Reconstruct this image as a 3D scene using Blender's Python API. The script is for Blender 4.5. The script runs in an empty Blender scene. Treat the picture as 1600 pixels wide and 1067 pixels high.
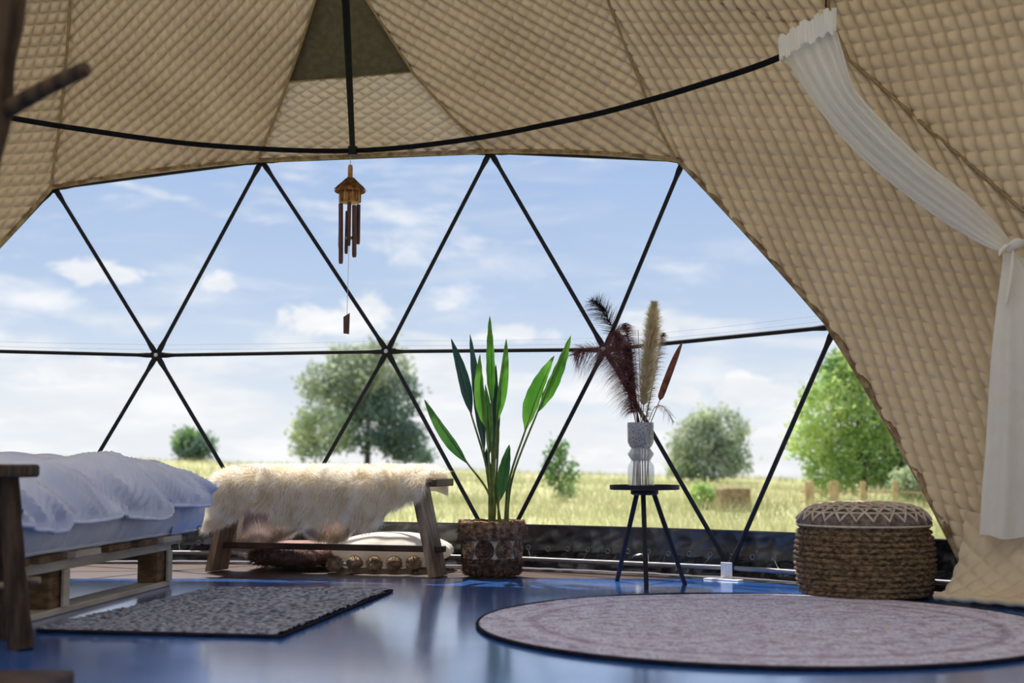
import bpy, math, random
import numpy as np
from mathutils import Vector, Matrix
R = math.radians
random.seed(7)
rng = np.random.default_rng(11)
scene = bpy.context.scene
col = scene.collection

# ------------------------------------------------------------------ camera
W, H, F, HOR, EYE = 1600, 1067, 2000.0, 724.0, 0.5
TILT = math.atan((HOR - H / 2) / F)
cam_d = bpy.data.cameras.new('camera')
cam = bpy.data.objects.new('camera', cam_d)
col.objects.link(cam)
cam.location = (0, 0, EYE)
cam.rotation_euler = (math.pi / 2 + TILT, 0, 0)
cam_d.sensor_width = 36
cam_d.lens = F / W * 36
cam_d.clip_start = 0.05
cam_d.clip_end = 2000
cam_d.dof.use_dof = True
cam_d.dof.focus_distance = 5.75
cam_d.dof.aperture_fstop = 2.4
scene.camera = cam
scene.view_settings.view_transform = 'Standard'
scene.view_settings.look = 'None'
scene.view_settings.gamma = 1
scene.view_settings.use_curve_mapping = False
scene.view_settings.exposure = 0.4
scene.cycles.max_bounces = 8
scene.cycles.diffuse_bounces = 4
scene.cycles.transparent_max_bounces = 12
scene.cycles.caustics_reflective = False
scene.cycles.caustics_refractive = False
scene.cycles.sample_clamp_indirect = 6


def s2l(c):
    c = c / 255.0
    return c / 12.92 if c <= 0.04045 else ((c + 0.055) / 1.055) ** 2.4


def rgb(r, g, b):
    return (s2l(r), s2l(g), s2l(b), 1)


# ------------------------------------------------------------------ node helper
class NT:
    def __init__(self, tree):
        self.t = tree
        self.n = tree.nodes
        self.l = tree.links

    def node(self, kind, **kw):
        nd = self.n.new(kind)
        for k, v in kw.items():
            setattr(nd, k, v)
        return nd

    def put(self, sock, v):
        if hasattr(v, 'is_linked') or isinstance(v, bpy.types.NodeSocket):
            self.l.new(v, sock)
        elif v is not None:
            sock.default_value = v

    def math(self, op, a, b=None, c=None, clamp=False):
        nd = self.node('ShaderNodeMath', operation=op, use_clamp=clamp)
        for i, v in enumerate((a, b, c)):
            if v is not None:
                self.put(nd.inputs[i], v)
        return nd.outputs[0]

    def smooth(self, x, lo, hi, a=0.0, b=1.0):
        nd = self.node('ShaderNodeMapRange', interpolation_type='SMOOTHSTEP')
        self.put(nd.inputs[0], x)
        for i, v in zip((1, 2, 3, 4), (lo, hi, a, b)):
            nd.inputs[i].default_value = v
        return nd.outputs[0]

    def mix(self, f, a, b, blend='MIX'):
        nd = self.node('ShaderNodeMix', data_type='RGBA', blend_type=blend)
        self.put(nd.inputs[0], f)
        self.put(nd.inputs[6], a)
        self.put(nd.inputs[7], b)
        return nd.outputs[2]

    def noise(self, vec, scale, detail=4, rough=0.55, dist=0.0):
        nd = self.node('ShaderNodeTexNoise')
        if vec is not None:
            self.l.new(vec, nd.inputs['Vector'])
        nd.inputs['Scale'].default_value = scale
        nd.inputs['Detail'].default_value = detail
        nd.inputs['Roughness'].default_value = rough
        nd.inputs['Distortion'].default_value = dist
        return nd.outputs[0]

    def mapping(self, vec, scale=(1, 1, 1), rot=(0, 0, 0), loc=(0, 0, 0)):
        nd = self.node('ShaderNodeMapping')
        self.l.new(vec, nd.inputs[0])
        nd.inputs['Scale'].default_value = scale
        nd.inputs['Rotation'].default_value = rot
        nd.inputs['Location'].default_value = loc
        return nd.outputs[0]

    def comb(self, x, y, z):
        nd = self.node('ShaderNodeCombineXYZ')
        for i, v in enumerate((x, y, z)):
            self.put(nd.inputs[i], v)
        return nd.outputs[0]

    def ramp(self, x, stops):
        nd = self.node('ShaderNodeValToRGB')
        self.put(nd.inputs[0], x)
        el = nd.color_ramp.elements
        while len(el) < len(stops):
            el.new(0.5)
        for e, (p, c) in zip(el, stops):
            e.position = p
            e.color = c
        return nd.outputs[0]


# ------------------------------------------------------------------ sky
world = bpy.data.worlds.new('sky')
scene.world = world
world.use_nodes = True
w = NT(world.node_tree)
w.n.clear()
tc = w.node('ShaderNodeTexCoord')
sep = w.node('ShaderNodeSeparateXYZ')
w.l.new(tc.outputs['Generated'], sep.inputs[0])
dx, dy, dz = sep.outputs
az = w.math('ARCTAN2', dx, dy)
el = w.math('ARCSINE', dz)
elp = w.math('MAXIMUM', el, 0.0)
base = w.ramp(w.math('DIVIDE', elp, 1.5708), [
    (0.0, (0.88, 0.91, 0.95, 1)), (0.028, (0.78, 0.85, 0.93, 1)), (0.08, (0.52, 0.65, 0.86, 1)),
    (0.16, (0.38, 0.53, 0.82, 1)), (0.45, (0.24, 0.40, 0.74, 1)), (1.0, (0.18, 0.32, 0.66, 1))])
pz = w.math('ADD', elp, 0.22)
vec = w.comb(w.math('DIVIDE', dx, pz), w.math('DIVIDE', dy, pz), 0.0)
ang = w.comb(az, w.math('MULTIPLY', el, 1.0), 0.0)
# high streaky cloud everywhere
st = w.noise(w.mapping(ang, (3.0, 17.0, 1), (0, 0, R(9))), 1.6, 5, 0.6, 0.6)
cir = w.math('MULTIPLY', w.smooth(st, 0.50, 0.78), 0.55)
# low broken cumulus everywhere, thick towards the horizon
lo = w.noise(w.mapping(ang, (5.0, 17.0, 1), (0, 0, 0), (3.1, 0.4, 0)), 1.25, 5, 0.58, 0.3)
hz = w.smooth(el, 0.0, 0.16, 0.23, 0.0)
cum = w.math('MULTIPLY', w.smooth(w.math('ADD', lo, hz), 0.54, 0.74), 0.85)
cloud = w.math('MAXIMUM', cir, cum)
fine = w.noise(w.mapping(ang, (26, 44, 1)), 1.0, 5, 0.62, 0.5)
fine = w.math('SUBTRACT', fine, 0.5)
for (px, py, ww, hh, st_, hard, slant) in [
        (525, 502, 110, 40, 0.95, 0.5, 0), (560, 488, 60, 32, 0.8, 0.5, 0), (160, 441, 78, 21, 0.85, 0.6, 0), (328, 452, 36, 25, 0.85, 0.6, 0),
        (140, 585, 150, 30, 0.85, 0.6, 0.02), (60, 655, 130, 26, 0.8, 0.7, 0), (1165, 612, 125, 36, 0.95, 0.5, 0),
        (690, 479, 40, 13, 0.7, 0.8, 0), (640, 395, 110, 40, 0.75, 1.5, -0.25), (790, 415, 120, 35, 0.55, 1.6, -0.15), (190, 308, 130, 13, 0.75, 1.1, -0.22), (455, 284, 70, 16, 0.6, 1.3, -0.1),
        (800, 524, 90, 20, 0.8, 0.7, 0), (1010, 520, 55, 22, 0.85, 0.6, 0), (1080, 425, 110, 16, 0.3, 1.5, -0.2), (700, 300, 110, 18, 0.3, 1.6, -0.2)]:
    a0 = math.atan((px - 800) / F)
    e0 = (HOR - py) / F
    da = w.math('SUBTRACT', az, a0)
    de = w.math('SUBTRACT', w.math('SUBTRACT', el, e0), w.math('MULTIPLY', da, slant))
    u = w.math('MULTIPLY', da, F / ww)
    v = w.math('MULTIPLY', de, F / hh)
    d2 = w.math('ADD', w.math('MULTIPLY', u, u), w.math('MULTIPLY', v, v))
    m = w.math('ADD', w.math('SUBTRACT', 1.0, w.math('SQRT', d2)), w.math('MULTIPLY', fine, 2.6))
    m = w.math('MULTIPLY', w.smooth(m, 0.0, hard), st_)
    cloud = w.math('MAXIMUM', cloud, m)
shade = w.noise(w.mapping(ang, (8, 30, 1), (0, 0, 0), (1, 5, 0)), 1.3, 3, 0.6)
ccol = w.mix(w.smooth(shade, 0.4, 0.66), (0.89, 0.91, 0.94, 1), (1.03, 1.03, 1.03, 1))
skyc = w.mix(cloud, base, ccol)
gnd = w.smooth(dz, -0.06, -0.005)
skyc = w.mix(gnd, (0.30, 0.33, 0.16, 1), skyc)
bg = w.node('ShaderNodeBackground')
w.l.new(skyc, bg.inputs[0])
bg.inputs[1].default_value = 0.77
wo = w.node('ShaderNodeOutputWorld')
w.l.new(bg.outputs[0], wo.inputs[0])

sun_d = bpy.data.lights.new('sun', 'SUN')
sun_d.energy = 6.5
sun_d.angle = R(0.8)
sun_d.color = (1.0, 0.93, 0.82)
sun = bpy.data.objects.new('sun', sun_d)
col.objects.link(sun)
sun.rotation_euler = Vector((0.24, -0.56, -1.0)).to_track_quat('-Z', 'Y').to_euler()
sun.location = (-12, 24, 40)


# ------------------------------------------------------------------ pixel / world helpers
CT, ST = math.cos(TILT), math.sin(TILT)


def ray(px, py):
    x, y, z = px - W / 2, F, -(py - H / 2)
    return np.array([x, CT * y - ST * z, ST * y + CT * z])


def at(px, py, Y):
    d = ray(px, py)
    return np.array([0, 0, EYE]) + d * (Y / d[1])


def fl(px, py, z=0.0):
    d = ray(px, py)
    return np.array([0, 0, EYE]) + d * ((z - EYE) / d[2])


# ------------------------------------------------------------------ mesh helpers
def link(o, parent=None):
    col.objects.link(o)
    if parent is not None:
        o.parent = parent
    return o


def tag(o, label=None, cat=None, group=None, kind=None):
    if label: o['label'] = label
    if cat: o['category'] = cat
    if group: o['group'] = group
    if kind: o['kind'] = kind
    return o


def empty(name, loc=(0, 0, 0), rz=0.0, label=None, cat=None, group=None, kind=None):
    o = bpy.data.objects.new(name, None)
    o.empty_display_size = 0.1
    o.location = loc
    o.rotation_euler = (0, 0, rz)
    link(o)
    return tag(o, label, cat, group, kind)


def raw_mesh(name, V, Fq=None, Ft=None, smooth=False):
    """numpy verts, quads and tris -> mesh"""
    me = bpy.data.meshes.new(name)
    V = np.asarray(V, np.float32).reshape(-1, 3)
    nq = 0 if Fq is None else len(Fq)
    nt = 0 if Ft is None else len(Ft)
    loops = []
    if nq: loops.append(np.asarray(Fq, np.int32).ravel())
    if nt: loops.append(np.asarray(Ft, np.int32).ravel())
    loops = np.concatenate(loops)
    tot = np.concatenate([np.full(nq, 4, np.int32), np.full(nt, 3, np.int32)])
    me.vertices.add(len(V))
    me.vertices.foreach_set('co', V.ravel())
    me.loops.add(len(loops))
    me.loops.foreach_set('vertex_index', loops)
    me.polygons.add(nq + nt)
    start = np.concatenate([[0], np.cumsum(tot)[:-1]]).astype(np.int32)
    me.polygons.foreach_set('loop_start', start)
    me.polygons.foreach_set('use_smooth', np.full(nq + nt, smooth))
    me.update(calc_edges=True)
    me.validate()
    return me


def mobj(name, me, mat, parent=None):
    o = bpy.data.objects.new(name, me)
    if not me.materials:
        me.materials.append(mat)
    return link(o, parent)


def grid_faces(n, m, closed=False):
    """n rows, m columns"""
    i = np.arange(n - 1)[:, None]
    j = np.arange(m if closed else m - 1)[None, :]
    j2 = (j + 1) % m
    a = i * m + j
    b = i * m + j2
    c = (i + 1) * m + j2
    d = (i + 1) * m + j
    return np.stack([a, b, c, d], -1).reshape(-1, 4)


class MB:
    """collects shapes for ONE mesh object"""

    def __init__(self):
        self.v = []
        self.f = []
        self.n = 0

    def add(self, V, faces):
        V = [tuple(map(float, p)) for p in V]
        self.v += V
        self.f += [tuple(int(i) + self.n for i in f) for f in faces]
        self.n += len(V)
        return self

    def box(self, c, s, rot=None, bev=0.0):
        hx, hy, hz = s[0] / 2, s[1] / 2, s[2] / 2
        b = min(bev, hx * .9, hy * .9, hz * .9)
        if b <= 0:
            P = [(x, y, z) for x in (-hx, hx) for y in (-hy, hy) for z in (-hz, hz)]
            Fc = [(0, 1, 3, 2), (4, 6, 7, 5), (0, 4, 5, 1), (2, 3, 7, 6), (0, 2, 6, 4), (1, 5, 7, 3)]
        else:
            P, idx = [], {}
            for sx in (-1, 1):
                for sy in (-1, 1):
                    for sz in (-1, 1):
                        for k in range(3):
                            q = [sx * (hx - b), sy * (hy - b), sz * (hz - b)]
                            q[k] = (sx * hx, sy * hy, sz * hz)[k]
                            idx[(sx, sy, sz, k)] = len(P)
                            P.append(q)
            Fc = []
            for k in range(3):
                a, c2 = [q for q in range(3) if q != k]
                for s1 in (-1, 1):
                    lp = []
                    for (u, v) in ((-1, -1), (1, -1), (1, 1), (-1, 1)):
                        t = [0, 0, 0]; t[k] = s1; t[a] = u; t[c2] = v
                        lp.append(idx[(*t, k)])
                    Fc.append(tuple(lp))
            for k in range(3):
                a, c2 = [q for q in range(3) if q != k]
                for u in (-1, 1):
                    for v in (-1, 1):
                        t = [0, 0, 0]; t[a] = u; t[c2] = v
                        t0, t1 = list(t), list(t)
                        t0[k], t1[k] = -1, 1
                        Fc.append((idx[(*t0, a)], idx[(*t1, a)], idx[(*t1, c2)], idx[(*t0, c2)]))
            for sx in (-1, 1):
                for sy in (-1, 1):
                    for sz in (-1, 1):
                        Fc.append(tuple(idx[(sx, sy, sz, k)] for k in range(3)))
        if rot is not None:
            M = rot if isinstance(rot, Matrix) else Matrix.Rotation(rot, 3, 'Z')
            P = [M @ Vector(p) for p in P]
        return self.add([(p[0] + c[0], p[1] + c[1], p[2] + c[2]) for p in P], Fc)

    def tube(self, pts, rad, n=8, caps=True, flat=1.0):
        pts = np.asarray(pts, float)
        rad = np.broadcast_to(np.asarray(rad, float), (len(pts),))
        T = np.gradient(pts, axis=0)
        T /= np.linalg.norm(T, axis=1)[:, None] + 1e-12
        up = np.array([0, 0, 1.0])
        if abs(T[0] @ up) > 0.9: up = np.array([1.0, 0, 0])
        a = np.cross(T[0], up); a /= np.linalg.norm(a)
        V = []
        for i in range(len(pts)):
            a = a - T[i] * (a @ T[i]); a /= np.linalg.norm(a)
            b = np.cross(T[i], a)
            for k in range(n):
                th = 2 * math.pi * k / n
                V.append(pts[i] + rad[i] * (math.cos(th) * a + flat * math.sin(th) * b))
        fc = [tuple(f) for f in grid_faces(len(pts), n, True)]
        if caps:
            fc.append(tuple(range(n))[::-1])
            fc.append(tuple(range((len(pts) - 1) * n, len(pts) * n)))
        return self.add(V, fc)

    def lathe(self, prof, n=32, c=(0, 0, 0), caps=True):
        V = []
        for r, z in prof:
            for k in range(n):
                th = 2 * math.pi * k / n
                V.append((c[0] + r * math.cos(th), c[1] + r * math.sin(th), c[2] + z))
        fc = [tuple(f) for f in grid_faces(len(prof), n, True)]
        if caps:
            fc.append(tuple(range(n))[::-1])
            fc.append(tuple(range((len(prof) - 1) * n, len(prof) * n)))
        return self.add(V, fc)

    def prism(self, poly, n, th):
        """polygon (3D points, planar) thickened by th along n"""
        n = np.asarray(n, float) * th
        P = [np.asarray(p, float) for p in poly]
        k = len(P)
        V = P + [p + n for p in P]
        fc = [tuple(range(k))[::-1], tuple(range(k, 2 * k))]
        fc += [(i, (i + 1) % k, (i + 1) % k + k, i + k) for i in range(k)]
        return self.add(V, fc)

    def mesh(self, name, smooth=False):
        me = bpy.data.meshes.new(name)
        me.from_pydata(self.v, [], self.f)
        if smooth:
            me.polygons.foreach_set('use_smooth', [True] * len(me.polygons))
        me.update()
        import bmesh
        bm = bmesh.new(); bm.from_mesh(me)
        bmesh.ops.recalc_face_normals(bm, faces=bm.faces)
        bm.to_mesh(me); bm.free()
        return me

    def build(self, name, mat, parent=None, smooth=False):
        o = mobj(name, self.mesh(name, smooth), mat, parent)
        if smooth:
            try:
                o.data.set_sharp_from_angle(angle=R(50))
            except Exception:
                pass
        return o


def spline(pts, n=24):
    """Catmull-Rom through points"""
    P = np.asarray(pts, float)
    P = np.vstack([2 * P[0] - P[1], P, 2 * P[-1] - P[-2]])
    k = len(P) - 3
    out = []
    for u in np.linspace(0, k - 1e-9, n):
        i = int(u); t = u - i
        a, b, c, d = P[i:i + 4]
        out.append(0.5 * (2 * b + (c - a) * t + (2 * a - 5 * b + 4 * c - d) * t * t + (3 * b - a - 3 * c + d) * t ** 3))
    return np.array(out)


def vnoise(x, y, seed=0):
    """cheap smooth value noise, numpy"""
    xi = np.floor(x).astype(int); yi = np.floor(y).astype(int)
    fx = x - xi; fy = y - yi
    fx = fx * fx * (3 - 2 * fx); fy = fy * fy * (3 - 2 * fy)

    def hsh(a, b):
        h = np.sin(a * 127.1 + b * 311.7 + seed * 74.7) * 43758.5453
        return h - np.floor(h)
    return (hsh(xi, yi) * (1 - fx) + hsh(xi + 1, yi) * fx) * (1 - fy) + (hsh(xi, yi + 1) * (1 - fx) + hsh(xi + 1, yi + 1) * fx) * fy


def ribbons(P, D, L, wd, bend, side=None, seg=3):
    """thin tapering strands: roots P, unit directions D, length L, width wd, bend = droop vector added quadratically"""
    P = np.asarray(P, float); D = np.asarray(D, float)
    N = len(P)
    L = np.broadcast_to(np.asarray(L, float), (N,))[:, None]
    wd = np.broadcast_to(np.asarray(wd, float), (N,))[:, None]
    bend = np.broadcast_to(np.asarray(bend, float), (N, 3))
    if side is None:
        side = np.cross(D, rng.normal(size=(N, 3)))
    side = side / (np.linalg.norm(side, axis=1)[:, None] + 1e-9)
    rows = []
    for k in range(seg):
        t = k / seg
        c = P + D * L * t + bend * L * t * t
        hw = wd * (1 - t * 0.75) * 0.5
        rows += [c - side * hw, c + side * hw]
    rows.append(P + D * L + bend * L)
    V = np.stack(rows, 1)
    m = 2 * seg + 1
    o = np.arange(N)[:, None] * m
    Q = [np.concatenate([o + 2 * k, o + 2 * k + 1, o + 2 * k + 3, o + 2 * k + 2], 1) for k in range(seg - 1)]
    Tt = np.concatenate([o + 2 * seg - 2, o + 2 * seg - 1, o + 2 * seg], 1)
    return V.reshape(-1, 3), (np.concatenate(Q) if Q else None), Tt


# ------------------------------------------------------------------ materials
def material(name, c1, c2=None, scale=8.0, rough=0.7, spec=0.3, metal=0.0, bump=0.0, bscale=None, stretch=(1, 1, 1), trans=0.0, coat=0.0, lo=0.35, hi=0.65, detail=5):
    m = bpy.data.materials.new(name)
    m.use_nodes = True
    t = NT(m.node_tree)
    t.n.clear()
    out = t.node('ShaderNodeOutputMaterial')
    b = t.node('ShaderNodeBsdfPrincipled')
    tcn = t.node('ShaderNodeTexCoord')
    v = t.mapping(tcn.outputs['Object'], stretch)
    nz = t.noise(v, scale, detail)
    c = t.mix(t.smooth(nz, lo, hi), c1, c2 or c1)
    t.l.new(c, b.inputs['Base Color'])
    b.inputs['Roughness'].default_value = rough
    b.inputs['Specular IOR Level'].default_value = spec
    b.inputs['Metallic'].default_value = metal
    b.inputs['Coat Weight'].default_value = coat
    b.inputs['Coat Roughness'].default_value = 0.08
    if bump:
        bp = t.node('ShaderNodeBump')
        bp.inputs['Strength'].default_value = bump
        bp.inputs['Distance'].default_value = 0.01
        t.l.new(t.noise(v, bscale or scale * 3, 6, 0.65), bp.inputs['Height'])
        t.l.new(bp.outputs[0], b.inputs['Normal'])
    sh = b.outputs[0]
    if trans:
        tr = t.node('ShaderNodeBsdfTranslucent')
        t.l.new(c, tr.inputs[0])
        mx = t.node('ShaderNodeMixShader')
        mx.inputs[0].default_value = trans
        t.l.new(sh, mx.inputs[1]); t.l.new(tr.outputs[0], mx.inputs[2])
        sh = mx.outputs[0]
    t.l.new(sh, out.inputs[0])
    m['_c'] = 0
    return m


M = {}
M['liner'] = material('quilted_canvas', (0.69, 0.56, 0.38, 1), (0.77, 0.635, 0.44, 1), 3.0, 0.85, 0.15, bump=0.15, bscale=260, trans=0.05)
M['liner_lighter'] = material('lighter_quilted_canvas', (0.80, 0.69, 0.52, 1), (0.86, 0.755, 0.58, 1), 3.0, 0.85, 0.15, bump=0.15, bscale=260, trans=0.05)  # quilted canvas in a lighter tone, for the middle panel over the window
M['crown'] = material('light_fill_canvas', (0.93, 0.92, 0.90, 1), (0.95, 0.94, 0.92, 1), 3.0, 0.85, 0.1, trans=0.44)  # unseen crown cloth made translucent so sun through it brightens the room
M['plain_cloth'] = material('plain_dark_cloth', rgb(92, 86, 64), rgb(104, 97, 74), 30, 0.9, 0.1, bump=0.2, bscale=300)
M['hem'] = material('hem_webbing', rgb(120, 98, 74), rgb(170, 150, 120), 22, 0.85, 0.15, bump=0.3, bscale=120)
M['seam'] = material('seam_thread', rgb(140, 120, 88), rgb(160, 140, 104), 40, 0.9, 0.1)
M['black_metal'] = material('black_coated_steel', (0.012, 0.013, 0.02, 1), (0.018, 0.019, 0.028, 1), 30, 0.6, 0.2)
M['rail_black'] = material('matt_black_tube', (0.008, 0.008, 0.011, 1), (0.011, 0.011, 0.015, 1), 30, 0.9, 0.04)
M['steel'] = material('galvanised_steel', rgb(120, 120, 126), rgb(150, 150, 154), 30, 0.42, 0.5, metal=0.9)
M['grey_pipe'] = material('grey_painted_pipe', rgb(112, 112, 118), rgb(128, 128, 134), 30, 0.4, 0.5)
M['white_metal'] = material('white_lacquered_steel', rgb(205, 205, 210), rgb(222, 222, 226), 30, 0.4, 0.5)
M['tarp'] = material('black_tarpaulin', (0.03, 0.032, 0.038, 1), (0.06, 0.063, 0.07, 1), 6, 0.26, 0.7, bump=0.3, bscale=26)
M['deck'] = material('brown_film_plywood', rgb(62, 44, 38), rgb(84, 62, 52), 9, 0.42, 0.4, bump=0.1, bscale=70, stretch=(1, 6, 1))
M['wood_dark'] = material('dark_wood', rgb(58, 42, 34), rgb(88, 64, 50), 9, 0.55, 0.3, stretch=(1, 1, 0.25), bump=0.2, bscale=40)
M['wood_pale'] = material('pale_pine', rgb(196, 178, 150), rgb(224, 208, 182), 10, 0.6, 0.25, stretch=(0.3, 0.3, 1.6), bump=0.2, bscale=60)
M['wood_worn'] = material('worn_oak', rgb(112, 92, 74), rgb(158, 136, 112), 12, 0.6, 0.25, stretch=(2.2, 2.2, 0.4), bump=0.35, bscale=40)
M['wood_block'] = material('pallet_block_wood', rgb(108, 82, 56), rgb(148, 116, 80), 14, 0.7, 0.2, stretch=(1, 1, 3), bump=0.3, bscale=60)
M['bark'] = material('peeled_branch_wood', rgb(52, 39, 30), rgb(90, 70, 52), 12, 0.7, 0.2, stretch=(3, 3, 0.5), bump=0.5, bscale=30)
M['duvet'] = material('pale_lavender_cotton', (0.64, 0.68, 0.88, 1), (0.72, 0.76, 0.93, 1), 5, 0.85, 0.15, bump=0.25, bscale=45)
M['mattress'] = material('white_ticking', (0.76, 0.76, 0.77, 1), (0.84, 0.84, 0.84, 1), 18, 0.85, 0.15, bump=0.2, bscale=120)
M['sheet'] = material('lilac_sheet', (0.62, 0.64, 0.80, 1), (0.68, 0.70, 0.84, 1), 8, 0.85, 0.15, bump=0.2, bscale=60)
M['fleece'] = material('cream_fleece', rgb(240, 230, 212), rgb(254, 251, 245), 16, 0.75, 0.1, trans=0.5)
M['skin'] = material('cream_hide', rgb(240, 230, 212), rgb(248, 240, 226), 9, 0.9, 0.1, trans=0.35)
M['suede'] = material('grey_brown_suede', rgb(164, 142, 130), rgb(200, 178, 164), 7, 0.9, 0.1, bump=0.3, bscale=60, trans=0.3)
M['brown_fur'] = material('brown_fur', rgb(96, 72, 58), rgb(150, 118, 98), 16, 0.8, 0.15, trans=0.1)
M['pink_velvet'] = material('dusty_pink_velvet', rgb(150, 118, 110), rgb(176, 144, 134), 12, 0.85, 0.1)
M['white_cotton'] = material('off_white_cotton', rgb(238, 230, 218), rgb(250, 246, 238), 9, 0.85, 0.1, bump=0.3, bscale=30, trans=0.25)
M['pompom'] = material('cream_wool', rgb(140, 116, 92), rgb(190, 166, 138), 30, 0.9, 0.1, bump=0.6, bscale=90)
M['seagrass'] = material('seagrass', rgb(84, 62, 46), rgb(160, 128, 98), 42, 0.8, 0.15, bump=0.6, bscale=90)
M['seagrass_dark'] = material('dark_seagrass', rgb(60, 44, 34), rgb(104, 80, 60), 42, 0.8, 0.15, bump=0.6, bscale=90)
M['pot_liner'] = material('pale_pot', rgb(196, 172, 142), rgb(212, 190, 162), 14, 0.7, 0.2)
M['soil'] = material('potting_soil', rgb(40, 30, 24), rgb(62, 48, 38), 60, 0.95, 0.1, bump=0.8, bscale=60)
M['jute'] = material('braided_jute', rgb(74, 60, 46), rgb(146, 122, 94), 46, 0.8, 0.15, bump=0.6, bscale=110, stretch=(1, 1, 2))
M['crochet_dark'] = material('dark_crochet', rgb(96, 84, 82), rgb(140, 126, 122), 46, 0.85, 0.1, bump=0.7, bscale=110)
M['crochet_pale'] = material('pale_cotton_cord', rgb(188, 172, 152), rgb(214, 200, 182), 40, 0.85, 0.1)
M['leaf_bright'] = material('bright_leaf', rgb(66, 128, 38), rgb(112, 172, 66), 7, 0.4, 0.4, trans=0.42, stretch=(1, 1, 0.3))
M['leaf_mid'] = material('mid_green_leaf', rgb(44, 92, 44), rgb(82, 132, 62), 7, 0.4, 0.4, trans=0.28, stretch=(1, 1, 0.3))
M['leaf_dark'] = material('dark_blue_green_leaf', rgb(28, 62, 62), rgb(46, 88, 84), 7, 0.42, 0.4, trans=0.12, stretch=(1, 1, 0.3))
M['stalk'] = material('green_stalk', rgb(78, 92, 40), rgb(120, 132, 66), 20, 0.5, 0.3)
M['reed'] = material('purple_brown_reed', rgb(104, 66, 72), rgb(152, 112, 114), 30, 0.8, 0.1, trans=0.3)
M['reed_dark'] = material('dark_brown_reed', rgb(40, 28, 24), rgb(66, 46, 36), 30, 0.8, 0.1)
M['feather'] = material('dark_feather', rgb(34, 30, 40), rgb(60, 50, 56), 30, 0.6, 0.3)
M['feather_eye'] = material('blue_black_feather_eye', rgb(16, 18, 34), rgb(26, 30, 48), 30, 0.4, 0.5)
M['pampas'] = material('cream_pampas', rgb(214, 200, 166), rgb(238, 228, 200), 30, 0.85, 0.1, trans=0.4)
M['cattail'] = material('brown_cattail', rgb(104, 62, 52), rgb(132, 86, 74), 40, 0.9, 0.1, bump=0.3, bscale=200)
M['straw_stem'] = material('pale_straw_stem', rgb(150, 126, 110), rgb(178, 156, 136), 30, 0.7, 0.2)
M['bamboo'] = material('dark_bamboo', rgb(58, 30, 30), rgb(92, 54, 46), 20, 0.4, 0.4, stretch=(1, 1, 0.3))
M['bamboo_pale'] = material('honey_bamboo', rgb(150, 104, 58), rgb(190, 142, 88), 26, 0.5, 0.3)
M['thatch'] = material('brown_thatch', rgb(88, 58, 36), rgb(146, 104, 66), 40, 0.8, 0.15)
M['cord'] = material('pale_cord', rgb(190, 190, 190), rgb(208, 208, 206), 30, 0.8, 0.1)
M['sheer'] = material('white_sheer_voile', (0.95, 0.93, 0.88, 1), (0.97, 0.96, 0.92, 1), 20, 0.8, 0.1, trans=0.45)
M['grass'] = material('meadow_grass_blades', rgb(162, 164, 116), rgb(208, 202, 158), 0.35, 0.7, 0.1, trans=0.3)
M['trunk'] = material('tree_bark', rgb(72, 62, 50), rgb(120, 106, 88), 6, 0.9, 0.1, stretch=(2, 2, 0.4))
M['straw'] = material('hay', rgb(134, 112, 84), rgb(168, 146, 112), 14, 0.9, 0.1, bump=0.6, bscale=40)
M['shed'] = material('blue_black_shed_boards', rgb(34, 42, 62), rgb(46, 56, 78), 8, 0.7, 0.2)
M['fence_wood'] = material('weathered_fence_wood', rgb(178, 150, 108), rgb(206, 180, 138), 9, 0.8, 0.15)


def floor_material():
    m = bpy.data.materials.new('blue_glossy_floor')
    m.use_nodes = True
    t = NT(m.node_tree)
    b = t.n['Principled BSDF']
    tcn = t.node('ShaderNodeTexCoord')
    big = t.noise(t.mapping(tcn.outputs['Object'], (1, 1, 1)), 1.3, 5, 0.6)
    fine_ = t.noise(tcn.outputs['Object'], 40, 5, 0.6)
    c = t.mix(t.smooth(big, 0.3, 0.7), (0.022, 0.15, 0.58, 1), (0.035, 0.19, 0.68, 1))
    c = t.mix(t.smooth(fine_, 0.62, 0.72, 0, 0.35), c, (0.02, 0.05, 0.13, 1))
    t.l.new(c, b.inputs['Base Color'])
    rr = t.noise(t.mapping(tcn.outputs['Object'], (1, 1, 1), (0, 0, 0), (4, 2, 0)), 3, 5, 0.6)
    t.l.new(t.smooth(rr, 0.3, 0.7, 0.14, 0.24), b.inputs['Roughness'])
    b.inputs['Specular IOR Level'].default_value = 1.0
    b.inputs['IOR'].default_value = 1.6
    b.inputs['Coat Weight'].default_value = 1.0
    b.inputs['Coat IOR'].default_value = 2.0
    b.inputs['Coat Roughness'].default_value = 0.14
    bp = t.node('ShaderNodeBump')
    bp.inputs['Strength'].default_value = 0.06
    bp.inputs['Distance'].default_value = 0.02
    t.l.new(t.noise(tcn.outputs['Object'], 2.2, 3, 0.5), bp.inputs['Height'])
    t.l.new(bp.outputs[0], b.inputs['Normal'])
    return m


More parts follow.
